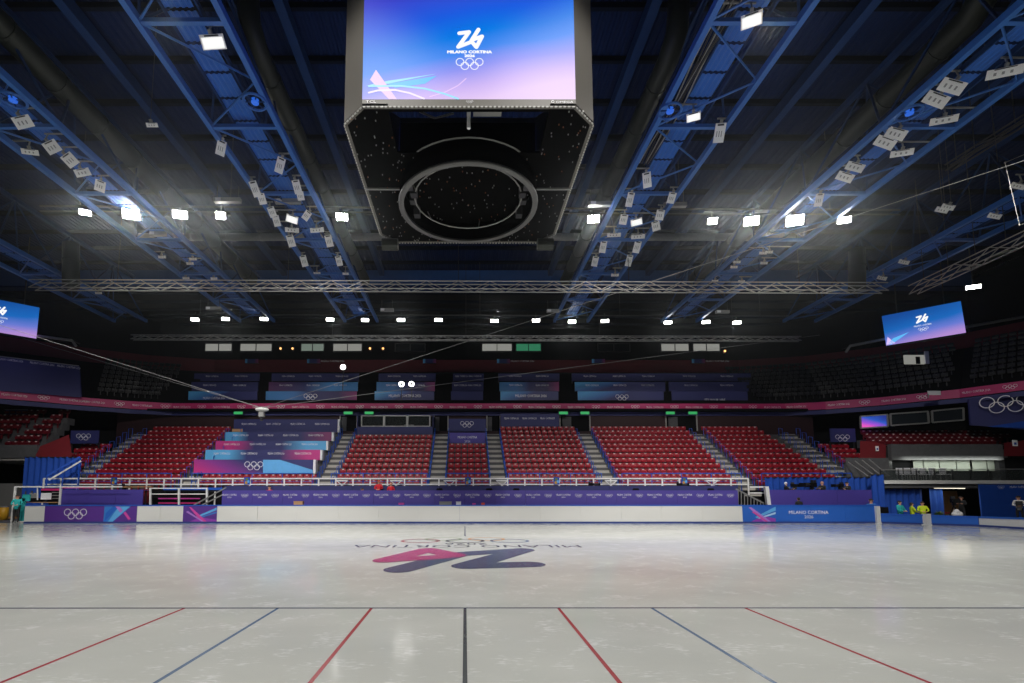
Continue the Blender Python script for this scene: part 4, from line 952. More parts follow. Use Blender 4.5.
# underside
UZ = CZ0+.02
plates = [[(CXc-HW, YN+CH), (CXc-HW+CH, YN), (CXc-2.05, YN), (CXc-2.05, YF), (CXc-HW+CH, YF), (CXc-HW, YF-CH)], [(CXc+2.05, YN), (CXc+HW-CH, YN), (CXc+HW, YN+CH), (CXc+HW, YF-CH), (CXc+HW-CH, YF), (CXc+2.05, YF)], [(CXc-2.05, 13.35), (CXc+2.05, 13.35), (CXc+2.05, YF), (CXc-2.05, YF)]]
for q in plates: MB().prism(q, (0, 0, UZ), X, Yv, (0, 0, .06)).build('underside_panel', M['cube_black'], cube)
MB().prism([(CXc-2.05, YN+.02), (CXc+2.05, YN+.02), (CXc+2.05, YN+.2), (CXc-2.05, YN+.2)], (0, 0, UZ), X, Yv, (0, 0, .06)).build('underside_panel', M['cube_black'], cube)
mb = MB()
for i in range(8):
    a, b = Vector((*oct_[i], UZ-.03)), Vector((*oct_[(i+1) % 8], UZ-.03)); n = int((b-a).length/.11)
    for k in range(n): mb.bar(a+(b-a)*((k+.2)/n), a+(b-a)*((k+.7)/n), .03)
o = mb.build('edge_beads', M['panel_pale'], cube); o['kind'] = 'stuff'
mb = MB(); mb2 = MB()
for k in range(380):
    x, y = rnd.uniform(-HW, HW)+CXc, rnd.uniform(YN, YF)
    if abs(x-CXc) < 2.05 and y < 13.4 or abs(x-CXc)+abs(y-15)-.0 > HW+3.1: continue
    (mb if rnd.random() < .75 else mb2).cbox((x, y, UZ-.015), (.026, .026, .03))
o = mb.build('studs', M['grey_metal'], cube); o['kind'] = 'stuff'; o = mb2.build('studs', mat('copper_stud', srgb(150, 90, 50), .4, .6), cube); o['kind'] = 'stuff'
MB().lathe((CXc, 15, 0), [(2.12, 10.85), (2.16, 10.83), (2.16, 11.5), (2.12, 11.55), (2.06, 11.5), (2.06, 10.85)], 48).build('ring_band', M['cube_black'], cube, True)
MB().lathe((CXc, 15, 0), [(2.04, 10.80), (2.2, 10.80), (2.21, 10.87), (2.04, 10.87), (2.04, 10.80)], 48).build('ring_rim', mat('ring_rim_grey', (.11, .11, .11), .5), cube, True)
MB().tube([(CXc+2.21*math.cos(t*math.pi/20), 15+2.21*math.sin(t*math.pi/20), 11.52) for t in range(40)], .025, 5, True).build('upper_hoop', M['grey_metal'], cube)
MB().tube([(CXc+1.7*math.cos(t*math.pi/16), 15+1.7*math.sin(t*math.pi/16), 11.1) for t in range(32)], .022, 5, True).build('inner_hoop', M['grey_metal'], cube)
for k in range(6):
    t = k*math.pi/3+.3; MB().tube([(CXc+1.7*math.cos(t), 15+1.7*math.sin(t), 11.1), (CXc+1.9*math.cos(t), 15+1.9*math.sin(t), CZ0)], .018, 5).build('hoop_hanger', M['grey_metal'], cube)
for s in (-1, 1):
    MB().box((CXc+s*2.2 if s > 0 else CXc-HW+.02, 14.97, CZ0-.03), (CXc+HW-.02 if s > 0 else CXc-2.2, 15.03, CZ0+.02)).build('side_bar', M['grey_metal'], cube)
    for k in range(4):
        c = (CXc+s*(1.78-.08*(k % 2)), 14.2+.5*k, 11.1+.08*(k % 3)); MB().cbox(c, (.2, .26, .3)).build('ring_speaker', M['black_metal'], cube)
MB().tube([(CXc, 12.35, CZ0-.02), (CXc, 12.35, 13.2)], .05, 8).build('centre_pole', M['print'], cube)
for x in (-1.4, 1.4): MB().bar((CXc+x, 12.2, 12.2), (CXc+x*.9, 14, 15.4), .18).build('inner_brace', M['blue_steel'], cube)
MB().bar((CXc-2.0, 12.6, 12.7), (CXc+2.0, 12.6, 12.7), .14).build('inner_brace', M['blue_steel'], cube)
MB().cbox((CXc+.5, 12.3, 12.0), (.75, .3, .28)).build('inner_case', M['grey_metal'], cube)
MB().tube([(CXc-1.3, 12.2, 11.8), (CXc-.9, 12.25, 11.65), (CXc-.4, 12.2, 11.75)], .03, 5).build('inner_cable', M['black_metal'], cube)
for x in (-2.4, 2.4):
    for y in (12.6, 17.4): MB().tube([(CXc+x, y, CZ1-.3), (CXc+x, y, ZC)], .04, 6).build('hoist_cable', M['grey_metal'], cube)
for s in (-1, 1):                       # winch drums seen past the far corners
    c = Vector((CXc+s*2.95, 18.0, CZ0-.28)); MB().tube([c-Yv*.0-X*.3, c+X*.3], .22, 12).build('hoist_drum', M['duct'], cube)

# ================================================================== CATWALK TRUSSES
CZ = 17.0
def catwalk(xa, xb, dx0, dx1, label, y0=8.6, y1=42.5, step=4.6, ph=10.1):
    t = thing('catwalk_truss', label, 'truss', ((xa+xb)/2, 25, CZ), 'blue catwalk trusses under the roof')
    for x in (xa, xb): MB().box((x-.1, y0, CZ-.13), (x+.1, y1, CZ+.13)).build('chord', M['blue_steel'], t)
    xm = (xa+xb)/2
    MB().box((xm-.12, y0, ZC-1.1), (xm+.12, y1, ZC-.85)).build('top_chord', M['blue_dark'], t)
    y = ph
    while y < y1-step:
        MB().bar((xa, y, CZ), (xb, y, CZ), .15).build('cross_bar', M['blue_steel'], t)
        MB().tube([(xa, y, CZ), (xb, y+step*.5, CZ), (xa, y+step, CZ)], .045, 5).build('brace', M['blue_steel'], t)
        for x in (xa, xb):
            MB().bar((x, y, CZ), (xm, y+step/2, ZC-1), .08).build('web', M['blue_dark'], t)
            MB().bar((x, y+step, CZ), (xm, y+step/2, ZC-1), .08).build('web', M['blue_dark'], t)
        y += step
    y = y0; n = 0
    while y < y1-1:
        corrugated(dx0, dx1, y+.06, y+1.14, CZ+.32, .2, .03).build('deck_panel', M['deck'], t); y += 1.2
    for x in (dx0, dx1): MB().box((x-.03, y0, CZ+.22), (x+.03, y1, CZ+.42)).build('deck_edge', M['blue_dark'], t)
    return t
catwalk(-10.6, -7.75, -9.7, -8.55, 'blue catwalk truss passing left of the scoreboard with many white floodlights')
catwalk(7.9, 10.85, 8.75, 9.9, 'blue catwalk truss passing right of the scoreboard with many white floodlights')
catwalk(-19.9, -16.9, -18.8, -17.7, 'outer blue catwalk truss at the left edge with a short row of white floodlights')
catwalk(17.4, 20.5, 18.3, 19.4, 'outer blue catwalk truss at the right edge with a row of white floodlights')
catwalk(28.2, 31, 29, 30, 'faint outermost blue catwalk truss above the hanging screen', y0=14)
catwalk(-31, -28.2, -30, -29, 'faint outermost blue catwalk truss above the gate corner', y0=14)
# cable bundle along the second catwalk
t = thing('cable_bundle', 'dark bundle of cables lying along the catwalk right of the scoreboard', 'cables', (8.3, 15, CZ))
for k in range(7):
    x = 8.25+.07*k; pts = [(x+.05*math.sin(y*1.1+k), y, CZ+.2+.06*math.sin(y*.9+2*k)) for y in [11.5+.8*i for i in range(14)]]
    MB().tube(pts, .028, 5).build('cable', M['black_metal' if k % 3 else 'grey_metal'], t)
# round fans
for px, py, s in ((13, 100, 'outer catwalk at the left edge'), (255, 102, 'catwalk left of the scoreboard'), (670, 111, 'catwalk right of the scoreboard'), (909.5, 113, 'outer catwalk at the right edge')):
    c = PZ(px, py, CZ-.15); t = thing('round_fan', 'round blue fan fixed to the '+s, 'fan', c)
    MB().tube([c+Vector((.42*math.cos(a*math.pi/12), .42*math.sin(a*math.pi/12), 0)) for a in range(24)], .05, 6, True).build('guard_ring', M['blue_steel'], t)
    MB().lathe(c, [(.02, -.06), (.14, -.05), (.15, .08), (.02, .1)], 14).build('hub', emat('fan_hub_blue_light', (.02, .14, .75), .8), t)
    for k in range(6): a = k*math.pi/3; MB().bar(c+Vector((.12*math.cos(a), .12*math.sin(a), 0)), c+Vector((.42*math.cos(a), .42*math.sin(a), 0)), .05, .02).build('blade', M['blue_dark'], t)
    MB().bar(c+Vector((0, 0, .08)), c+Vector((0, 0, .45)), .08).build('mount', M['black_metal'], t)
# ducts
def duct(pts, r, label, name='air_duct', m='duct', flange=True, n=14):
    t = thing(name, label, 'duct', pts[0]); MB().tube(pts, r, n).build('pipe', M[m], t, True)
    if flange:
        for a, b in zip(pts, pts[1:]):
            a, b = Vector(a), Vector(b); L = (b-a).length
            for k in range(int(L/2.5)): q = a+(b-a)*((k+.5)*2.5/L); d = (b-a).normalized(); MB().tube([q-d*.05, q+d*.05], r*1.07, n).build('flange', M[m], t)
    return t
duct([(-17.9, 15.2, 21.4), (-17.9, 15.6, 20.2), (-17.9, 16.3, 19.7), (-17.9, 30, 19.7), (-17.9, 40, 19.7)], .5, 'dull green air duct running along the roof at the left edge')
duct([(19.2, 16, 21.4), (19.2, 16.5, 20.2), (19.2, 17.2, 19.7), (19.2, 30, 19.7), (19.2, 40, 19.7)], .5, 'dull green air duct running along the roof at the right edge')
duct([(-8.5, 17.5, 21.5), (-8.5, 17.9, 20.2), (-8.4, 18.6, 19.6), (-8.4, 40, 19.6)], .42, 'dull air duct above the catwalk left of the scoreboard')
duct([(8.5, 17.8, 21.5), (8.5, 18.2, 20.2), (8.4, 18.9, 19.6), (8.4, 40, 19.6)], .42, 'dull air duct above the catwalk right of the scoreboard')
duct([P(140, 237, 34), P(800, 237, 34)], .26, 'long grey pipe crossing under the roof behind the row of bright lamps', 'cross_pipe', 'grey_metal')
duct([P(71, 244, 33), P(71, 287, 33)], .5, 'thick upright dark duct at the left end of the silver truss')
duct([P(857, 250, 33), P(857, 290, 33)], .5, 'thick upright dark duct at the right end of the silver truss')

# silver trusses
def box_truss(a, b, s, bay, label, hang=True, tm='steel'):
    a, b = Vector(a), Vector(b); d = (b-a).normalized(); sd = d.cross(Z).normalized()
    t = thing('lighting_truss', label, 'truss', a)
    cs = [sd*s/2*i+Z*s/2*j for i, j in ((-1, -1), (1, -1), (1, 1), (-1, 1))]
    for c in cs: MB().tube([a+c, b+c], .032, 6).build('chord', M[tm], t)
    n = int((b-a).length/bay)
    for k in range(n):
        p, q = a+(b-a)*(k/n), a+(b-a)*((k+1)/n)
        if k % 2: p, q = q, p
        MB().bar(p+cs[0], q+cs[3], .035).build('brace', M[tm], t)
        MB().bar(p+cs[1], q+cs[2], .035).build('brace', M[tm], t)
        MB().bar(p+cs[0], q+cs[1], .03).build('brace', M[tm], t)
    if hang:
        for k in range(5): p = a+(b-a)*((k+.5)/5); MB().tube([p+Z*s/2, Vector((p.x, p.y, ZC+.1))], .018, 5).build('hanger', M['black_metal'], t)
    return t
box_truss(P(32, 285, 30.4), P(885, 288, 30.4), .5, 1.0, 'long silver lighting truss across the hall behind the scoreboard')
box_truss(P(132, 337.5, 42), P(800, 339, 42), .35, 1.0, 'thinner silver truss farther back over the upper tier')
box_truss(PZ(913, 290, 15), PZ(1060, 222, 15), .55, 1.0, 'silver truss running towards the viewer at the right edge')
box_truss(PZ(948, 168, 17.5), PZ(1050, 104, 17.5), .3, 1.0, 'thin dark truss near the right edge under the roof', True, 'black_metal')

# ================================================================== LAMPS
def lit_lamp(p, w_, h_, label, group, lens='lamp', drop=.6, power=0, aim=None):
    t = thing('flood_lamp', label, 'lamp', p, group)
    n = (Vector((0, 0, CAMZ+2))-Vector((p.x*.5, p.y-0, p.z))); n.x = -p.x*.4; n.normalize()
    u = n.cross(Z).normalized()*-1; v = u.cross(n).normalized()*-1
    if v.z < 0: v = -v
    if u.x < 0: u = -u
    c = Vector(p)
    mb = MB().obox(c-u*w_/2-v*h_/2, u*w_, v*h_, n*.02); mb.build('lens', M[lens], t)
    MB().obox(c-u*w_*.55-v*h_*.56-n*.02, u*w_*1.1, v*h_*1.12, -n*.18).build('housing', M['black_metal'], t)
    MB().bar(c-n*.1+v*h_*.5, c-n*.1+Z*drop, .05).build('bracket', M['black_metal'], t)
    if power: spot(c+n*.15, aim, power, 90, .8, .25)
    return t
t = thing('lamp_bar', 'dark bar carrying the row of very bright lamps', 'bar', P(60, 208, 26)); MB().tube([P(40, 206, 26), P(900, 210, 26)], .05, 6).build('tube', M['black_metal'], t); MB().tube([P(40, 211, 26), P(900, 214.5, 26)], .035, 6).build('tube', M['black_metal'], t)
for k in range(6): q = P(80+150*k, 208, 26); MB().tube([q, Vector((q.x, q.y, ZC+.05))], .02, 5).build('hanger', M['black_metal'], t)
row1 = [(85, 212.5, .62, .3), (131, 214, .95, .6), (180, 214.5, .8, .45), (220.5, 215.5, .55, .4), (342, 217, .7, .4), (593.5, 219, .7, .42), (712.5, 221, .55, .35), (751.5, 221, .85, .5), (795, 220.5, .95, .6), (844.5, 220, .7, .35)]
nn = ['first', 'second', 'third', 'fourth', 'fifth', 'sixth', 'seventh', 'eighth', 'ninth', 'tenth', 'eleventh', 'twelfth', 'thirteenth', 'fourteenth', 'fifteenth', 'sixteenth', 'seventeenth', 'eighteenth', 'nineteenth', 'twentieth']
for k, (px, py, a, b) in enumerate(row1):
    p = P(px, py, 25.8); lit_lamp(p, a*.85, b*.85, 'dazzling white flood lamp, %s from the left on the bar behind the scoreboard' % nn[k], 'bright row of lamps behind the scoreboard', 'lamp', .5, 2600*(a*b/.3)**.8, (p.x*.5, 9, 0))
row2 = [(195, 319.5), (225.5, 319), (264, 319), (330, 319.5), (365, 320), (401, 320), (438.5, 320), (494.5, 321), (536, 320.5), (572, 321.5), (605, 321), (668, 322.5), (706, 322), (737, 322.5)]
for k, (px, py) in enumerate(row2):
    p = P(px, py, 41.6); lit_lamp(p, .62, .24, 'small bright flood lamp, %s from the left in the far row under the silver truss' % nn[k], 'far row of small bright lamps', 'lamp_small', .7, 450 if k % 2 else 0, (p.x*.7, 22, 0))
t = thing('lamp_bar', 'dark bar carrying the far row of small lamps', 'bar', P(150, 315, 41.7)); MB().tube([P(150, 314.5, 41.7), P(790, 316, 41.7)], .05, 6).build('tube', M['black_metal'], t)
for k in range(5): q = P(200+140*k, 315, 41.7); MB().tube([q, Vector((q.x, q.y, ZC))], .02, 5).build('hanger', M['black_metal'], t)
p = P(973.5, 287, 33); lit_lamp(p, .8, .25, 'lone bright flood lamp above the hanging screen at the right', 'lone lamps', 'lamp_small', 5)

def floodlight(px, py, z, w_, h_, roll, label, group, lit=False, tilt=None, up=.42):
    """switched-off flood with a pale square face; px, py where its face centre is, w_ h_ its size in metres"""
    p = PZ(px, py, z)
    t = thing('floodlight', label, 'floodlight', p, group)
    n = (cam.location-p).normalized()
    a = (CY-py)/F; row = Vector((0, -math.sin(TILT)-a*math.cos(TILT), math.cos(TILT)-a*math.sin(TILT)))
    u = n.cross(row).normalized(); u = -u if u.x < 0 else u     # level to the eye before it is rolled
    v = n.cross(u).normalized(); v = -v if v.z < 0 else v
    a = R(roll); u, v = u*math.cos(a)+v*math.sin(a), v*math.cos(a)-u*math.sin(a)
    MB().obox(p-u*w_/2-v*h_/2, u*w_, v*h_, -n*.1).build('housing', M['lens'], t)
    MB().obox(p-u*w_*.44-v*h_*.44, u*w_*.88, v*h_*.74, n*.012).build('face', M['lit_lens' if lit else 'lens'], t)
    mb = MB()
    for k in range(3): mb.obox(p+u*w_*(-.3+.22*k)-v*h_*.2+n*.012, u*w_*.08, v*h_*.3, n*.006)
    if not lit: mb.build('slots', M['lens_slot'], t)
    MB().obox(p-u*w_*.3+v*h_*.36+n*.004, u*w_*.6, v*h_*.09, n*.02).build('latch', M['black_metal'], t)
    q = p-n*.06+v*h_*.5; MB().bar(q, q+v*.12, .1).build('yoke', M['grey_metal'], t)
    best = min((-19.9, -16.9, -10.6, -7.75, 7.9, 10.85, 17.4, 20.5, 28.2, 31, -28.2, -31), key=lambda c: abs(c-q.x))
    top = q+v*.1
    if abs(best-q.x) < 2.2:             # on a pipe reaching out from the nearest chord
        e = Vector((q.x, q.y, CZ+.16)); MB().bar(top, e, .045).build('drop_rod', M['grey_metal'], t)
        MB().tube([Vector((best, q.y, CZ+.16)), Vector((q.x+(.15 if q.x > best else -.15), q.y, CZ+.16))], .035, 6).build('outrigger', M['grey_metal'], t)
    else: MB().tube([top, Vector((top.x, top.y, ZC-.03))], .012, 5).build('drop_rod', M['black_metal'], t)
    return t
FL = {
 'outer catwalk at the left edge': [(23, 122, .62, .42, 12), (30, 152, .6, .22, -8), (52, 147, .55, .45, 22), (70, 160, .5, .5, 30), (82.5, 172.5, .62, .32, 10), (100, 186, .42, .5, -24)],
 'catwalk left of the scoreboard': [(213, 42, .75, .4, 3, 1), (221, 148, .36, .6, -24), (280, 165.4, .36, .66, -24), (255, 189, .36, .7, 12), (262, 199, .36, .5, 8), (297, 187, .36, .6, 8), (300.5, 196, .34, .4, 4), (272, 212, .36, .5, 14), (276.5, 221, .36, .55, 8), (292, 219, .62, .4, -18, 1), (306.6, 215.6, .34, .5, -40), (292, 230, .75, .25, -4), (317, 230, .75, .25, 4), (291, 241, .42, .65, 10), (329, 241, .4, .65, 10), (304, 261, .4, .68, 10), (339, 261, .38, .6, 10), (317, 273, .45, .12, 0), (345.6, 273.7, .4, .15, 0)],
 'catwalk right of the scoreboard': [(751.6, 20, .6, .38, 18, 1), (693.5, 117, .52, .3, 14, 1), (719.6, 133, .4, .7, 4), (647, 180, .38, .66, 14), (630, 199.7, .34, .66, -6), (671.6, 198, .36, .5, -8), (623.5, 219.6, .4, .5, -6), (636.5, 222, .6, .36, 14, 1), (660, 215, .42, .5, -4), (656, 226, .42, .5, 18), (614, 235, .75, .22, 2), (638, 236.6, .75, .24, 4), (603, 247, .38, .66, -6), (637, 247, .4, .68, -8), (595, 261.5, .38, .6, -8), (629, 260.7, .38, .68, -8), (615, 275, .5, .18, 0)],
 'outer catwalk at the right edge': [(1005, 72, .95, .3, 14), (952, 86.4, .78, .4, -14), (936, 99.6, .78, .4, -18), (944, 120, .85, .26, 12), (896, 133.7, .72, .38, -14), (885, 142.7, .76, .38, -18), (902, 153, .8, .26, 10), (855, 167, .72, .34, -14), (845, 177, .7, .36, -16), (819, 200, .34, .6, 4)],
}
for s, lst in FL.items():
    for k, f in enumerate(lst):
        px, py, a, b, r = f[:5]; lit = len(f) > 5
        floodlight(px, py, 16.65, a, b, r, '%s floodlight, %s from the front on the %s' % ('lit square' if lit else 'pale square', nn[k], s), 'white floodlights on the '+s, lit)
for k, (px, py) in enumerate(((1018, 186), (994.6, 216), (948, 207), (942, 210), (904, 262), (882, 278))):
    floodlight(px, py, 16.6, .55, .25, -12, 'small dim floodlight high beside the wire frame, %s of a loose group' % nn[k], 'dim floodlights at the right edge')
for k, (px, py) in enumerate(((162, 257), (193, 259), (190, 263.5), (186, 278), (214, 278.5), (98.5, 293), (152, 125), (737, 262), (734, 267), (764, 263), (715, 281), (741.5, 281.5), (769, 252), (763, 253))):
    floodlight(px, py, 16.8, .42, .16, 0, 'tiny distant floodlight under the dark roof, %s of a scattered group' % nn[k], 'tiny distant floodlights')
# long grey strip fixtures
for k, (px, py, z, L) in enumerate(((227.5, 200.5, 17.2, 1.4), (288, 201.5, 17.2, 1.35), (601, 204, 17.2, 1.35), (675, 205, 17.2, 1.2), (158, 234, 17.2, .95), (775, 235, 17.2, 1.0), (387, 310, 15.6, 1.0), (213.5, 308.5, 15.6, 1.1), (553, 311, 15.6, .95), (722.5, 312, 15.6, 1.0))):
    p = PZ(px, py, z); t = thing('strip_fixture', 'long grey strip fixture hanging level, %s' % ('leftmost of four beside the bright lamp row', 'second of four, on the left catwalk', 'third of four, right of the scoreboard', 'fourth of four, on the right catwalk', 'below the second bright lamp', 'below the ninth bright lamp', 'over the far lamp row near the centre', 'over the far lamp row at the left end', 'over the far lamp row past the centre', 'over the far lamp row at the right end')[k], 'fixture', p, 'grey strip fixtures')
    MB().cbox(p, (L, .22, .22)).build('body', M['grey_metal'], t); MB().cbox(p-X*L*.32-Yv*.115, (.28, .02, .18)).build('end_plate', M['print'], t)
    for s in (-.4, .4): MB().bar(p+X*L*s+Z*.1, p+X*L*s+Z*.8, .03).build('hanger', M['black_metal'], t)

# ================================================================== HANGING SIDE SCREENS
def side_screen(q, Ya, Yb, label):
    pts = [P(q[0][0], q[0][1], Ya), P(q[1][0], q[1][1], Yb), P(q[2][0], q[2][1], Yb), P(q[3][0], q[3][1], Ya)]   # bl br tr tl
    t = thing('video_screen', label, 'screen', pts[0]); o, u, v = pts[0], pts[1]-pts[0], pts[3]-pts[0]
    n = u.cross(v).normalized()
    pic = slab('picture', o, u, v, .15, M['screen_b'], t)
    un, vn = u.normalized(), (v-u.normalized()*v.dot(u.normalized())).normalized()
    at = lambda s, r: o+u*s+v*r+n*.015
    mb = MB(); stroke2d(mb, L26, .15, at(.5, .68), un, vn, v.length*.3, v.length*.32); stroke2d(mb, L26B, .15, at(.5, .68), un, vn, v.length*.3, v.length*.32)
    put_text(mb, 'MILANO CORTINA', at(.5, .46), un, vn, v.length*.05, u.length*.22, 1); put_rings(mb, at(.5, .33), un, vn, u.length*.13, 16, .11); mb.build('emblem', M['glow_white'], pic)
    mb = MB(); fill(mb, [at(.02, .05), at(.06, .0), at(.32, .32), at(.1, .2)]); mb.build('light_beam', M['beam_d'], pic)
    mb = MB(); fill(mb, [at(.0, .02), at(.12, .03), at(.03, .28)]); mb.build('light_beam', M['beam_b'], pic)
    MB().obox(o-vn*.14-n*.1, u, vn*.13, n*.1).build('lower_frame', M['black_metal'], t)
    MB().bar(pts[3]+u*.2, Vector((pts[3].x+u.x*.2, pts[3].y+u.y*.2, 21.5)), .05).build('hanger', M['black_metal'], t)
    MB().bar(pts[3]+u*.8, Vector((pts[3].x+u.x*.8, pts[3].y+u.y*.8, 21.5)), .05).build('hanger', M['black_metal'], t)
side_screen(((886.5, 345.5), (966, 332.5), (963, 299), (882, 316)), 37.0, 34.5, 'blue hanging video screen with white emblem at the right, above dark seats')
side_screen(((-44, 325), (36, 338.5), (39.5, 308.5), (-40, 292)), 34.5, 37.0, 'blue hanging video screen with white emblem at the left edge')
for k, (l, lab) in enumerate((([(846, 352), (850, 346), (885, 339)], 'pale pipe bracket running out of the right hanging screen'), ([(966, 327), (1040, 314)], 'straight pale pipe past the right hanging screen'), ([(38, 336), (72, 340.5), (76, 346)], 'pale pipe bracket beside the left hanging screen'))):
    t = thing('pipe_rail', lab, 'pipe', P(*l[0], 37.2)); MB().tube([P(x, y, 37.2) for x, y in l], .1, 8).build('pipe', M['grey_metal'], t); q = P(*l[1], 37.3); MB().bar(q, q+Yv*.8, .08).build('bracket', M['black_metal'], t)
# lit doorway in the far upper seats
o, u, v = at_pix(905, 925, 355, 364, 40.6); t = struct_empty('door_9', o); slab('opening', o, u, v, .1, M['window_lit'], t); MB().obox(o+u-Yv*.1, X*.3, v*1.4, Yv*.1).build('jamb', M['print'], t); slab('panel', o+u*.55-Yv*.05, u*.2, v*.8, .05, M['black'], t)
o, u, v = at_pix(928, 941, 390.8, 395, 36.9); t = thing('rail_plaque', 'white plate standing on the ribbon board below the lit doorway', 'sign', o); slab('plate', o, u, v, .03, M['print'], t); MB().obox(o-Z*.2, X*.06, Z*.3, Yv*.05).build('post', M['grey_metal'], t)

# ================================================================== CABLES, SPIDER CAMERA, WIRE FRAME
sc0 = P(262, 409.5, 30)
t = thing('spider_camera', 'white domed cable camera hanging in front of the stacked banners', 'camera', sc0)
MB().ball(sc0, (.42, .3, .13), 12, 8).build('dome', M['white'], t, True); MB().cbox(sc0-Z*.3, (.3, .25, .3)).build('camera_body', M['grey_metal'], t)
MB().tube([sc0-Z*.45, sc0-Z*.7], .09, 10).build('lens', M['black_metal'], t); MB().tube([sc0-Z*.1-X*.2, sc0-Z*.5-X*.15], .03, 5).build('bracket', M['black_metal'], t)
for end, lab, r in ((P(1100, 136, 13), 'long pale cable rising from the spider camera across to the upper right', .010), (P(-80, 300, 24), 'pale cable from the spider camera up to the left screen', .012), (P(820, 335, 44), 'thin cable from the spider camera to the far right', .014), (P(-20, 326, 44), 'second thin cable from the spider camera towards the left rear', .012)):
    tag(MB().tube([sc0+Z*.1, end], r, 5).build('cable', M['white_dim']), lab, 'cable')
t = thing('wire_frame', 'thin pale rod frame hanging at the right edge', 'frame', P(1005, 163, 20))
for a, b in (((1005, 162.5), (1019.5, 225)), ((1005, 162.5), (1060, 140)), ((1019.5, 225), (1060, 214))): MB().tube([P(*a, 20), P(*b, 20)], .012, 6).build('rod', M['white_dim'], t)
for q in ((1005, 162.5), (1010.5, 189), (1019.5, 225)): MB().ball(P(*q, 20), .035, 8, 6).build('joint', M['white_dim'], t)

# ================================================================== PEOPLE AND EQUIPMENT
struct('trim_8', MB().box((P(224, 488, 33).x, 32.3, 0), (P(738, 488, 33).x, 33.7, .95)), M['black'])['label'] = 'black riser floor behind the front media desks'
struct('trim_9', MB().box((P(770, 488, 33).x, 32.0, 0), (P(874, 488, 33).x, 33.2, .9)), M['black'])['label'] = 'black riser floor for the television cameras'
def person(base, label, jacket, legs, pose='stand', yaw=0, hair='hair', cap=None, arms='down', h=1.74, bag=False):
    k = h/1.74; zb = 0
    hip = .92 if pose == 'stand' else .5
    pts, rad, edges, mats = [], [], [], []
    def J(x, y, z, r, par=None, m=None):
        pts.append(Vector((x, y, z))*k); rad.append(r*k); i = len(pts)-1
        if par is not None: edges.append((par, i)); mats.append(m)
        return i
    sit = pose == 'sit'
    pel = J(0, 0, hip, .135)
    waist = J(0, .0, hip+.2, .125, pel, 'j'); chest = J(0, .01, hip+.42, .15, waist, 'j'); nb = J(0, .02, hip+.55, .075, chest, 'j')
    neck = J(0, .0, hip+.62, .055, nb, 's'); head = J(0, -.01, hip+.71, .09, neck, 's'); J(0, 0, hip+.80, .08, head, 's')
    for s in (-1, 1):
        sh = J(s*.185, .02, hip+.50, .07, chest, 'j')
        if arms == 'down': el = (s*.25, .03, hip+.24); wr = (s*.24, -.08, hip+.02)
        elif arms == 'front': el = (s*.26, -.1, hip+.26); wr = (s*.12, -.36, hip+.32)
        else: el = (s*.27, -.06, hip+.26); wr = (s*.10, -.26, hip+.2)
        e = J(*el, .05, sh, 'j'); wj = J(*wr, .036, e, 'j')
        d = (Vector(wr)-Vector(el)).normalized(); hj = J(*(Vector(wr)+d*.06), .033, wj, 's'); J(*(Vector(wr)+d*.1), .03, hj, 's')
        hp = J(s*.10, 0, hip-.06, .09, pel, 'l')
        if sit: kn = J(s*.13, -.42, hip-.03, .06, hp, 'l'); an = J(s*.13, -.40, .08, .045, kn, 'l'); J(s*.13, -.55, .04, .04, an, 'b')
        else: kn = J(s*.11, -.02, .5, .062, hp, 'l'); an = J(s*.11, .02, .09, .045, kn, 'l'); J(s*.12, -.14, .04, .04, an, 'b')
    me = bpy.data.meshes.new('person'); me.from_pydata([tuple(p) for p in pts], edges, []); o = bpy.data.objects.new('person', me); col.objects.link(o)
    o.modifiers.new('skin', 'SKIN').use_smooth_shade = True
    for i, v in enumerate(me.skin_vertices[0].data): v.radius = (rad[i], rad[i]); v.use_root = i == 0
    sb = o.modifiers.new('sub', 'SUBSURF'); sb.levels = 1
    m2 = bpy.data.meshes.new_from_object(o.evaluated_get(bpy.context.evaluated_depsgraph_get())); bpy.data.objects.remove(o); bpy.data.meshes.remove(me)
    code = {'j': 0, 'l': 1, 's': 2, 'b': 3}
    m2.materials.clear()
    for m in (M[jacket], M[legs], M['skin'], M['black']): m2.materials.append(m)
    for f in m2.polygons:
        c = f.center; best, bi = 9, 0
        for i, (a, b) in enumerate(edges):
            p, q = pts[a], pts[b]; d = q-p; tt = max(0, min(1, (c-p).dot(d)/max(d.length_squared, 1e-9))); L = (c-p-d*tt).length-rad[b]*.6
            if L < best: best, bi = L, i
        f.material_index = code[mats[bi]]
    # fingers, thumb, face join the same body mesh
    ex = MB()
    for s in (-1, 1):
        i = [j for j, p in enumerate(pts) if abs(rad[j]-.03*k) < 1e-6 and p.x*s > 0][0]; hp_ = pts[i]; d = (pts[i]-pts[i-1]).normalized(); sd = d.cross(Vector((0, 0, 1)) if abs(d.z) < .8 else Vector((0, 1, 0))).normalized(); dn = sd.cross(d)
        for q, L in ((-.027, .06), (-.009, .075), (.009, .07), (.027, .055)): a = hp_+sd*q*k; ex.tube([a, a+d*L*.55*k, a+d*L*.8*k+dn*.03*k], .008*k, 5, r2=.006*k)
        a = hp_-d*.04*k+sd*.03*k; ex.tube([a, a+sd*.03*k+d*.02*k, a+sd*.03*k+d*.055*k], .009*k, 5)
    hz = (hip+.71)*k
    ex.add([(-.014*k, -.095*k, hz-.02*k), (.014*k, -.095*k, hz-.02*k), (0, -.125*k, hz-.02*k), (0, -.095*k, hz+.03*k)], [(0, 1, 2), (0, 2, 3), (2, 1, 3)])
    for s in (-1, 1): ex.ball((s*.095*k, .0, hz), (.015*k, .025*k, .035*k), 6, 5)
    em = bpy.data.meshes.new('x'); em.from_pydata([tuple(v) for v in ex.v], [], ex.f); 
    dk = MB()
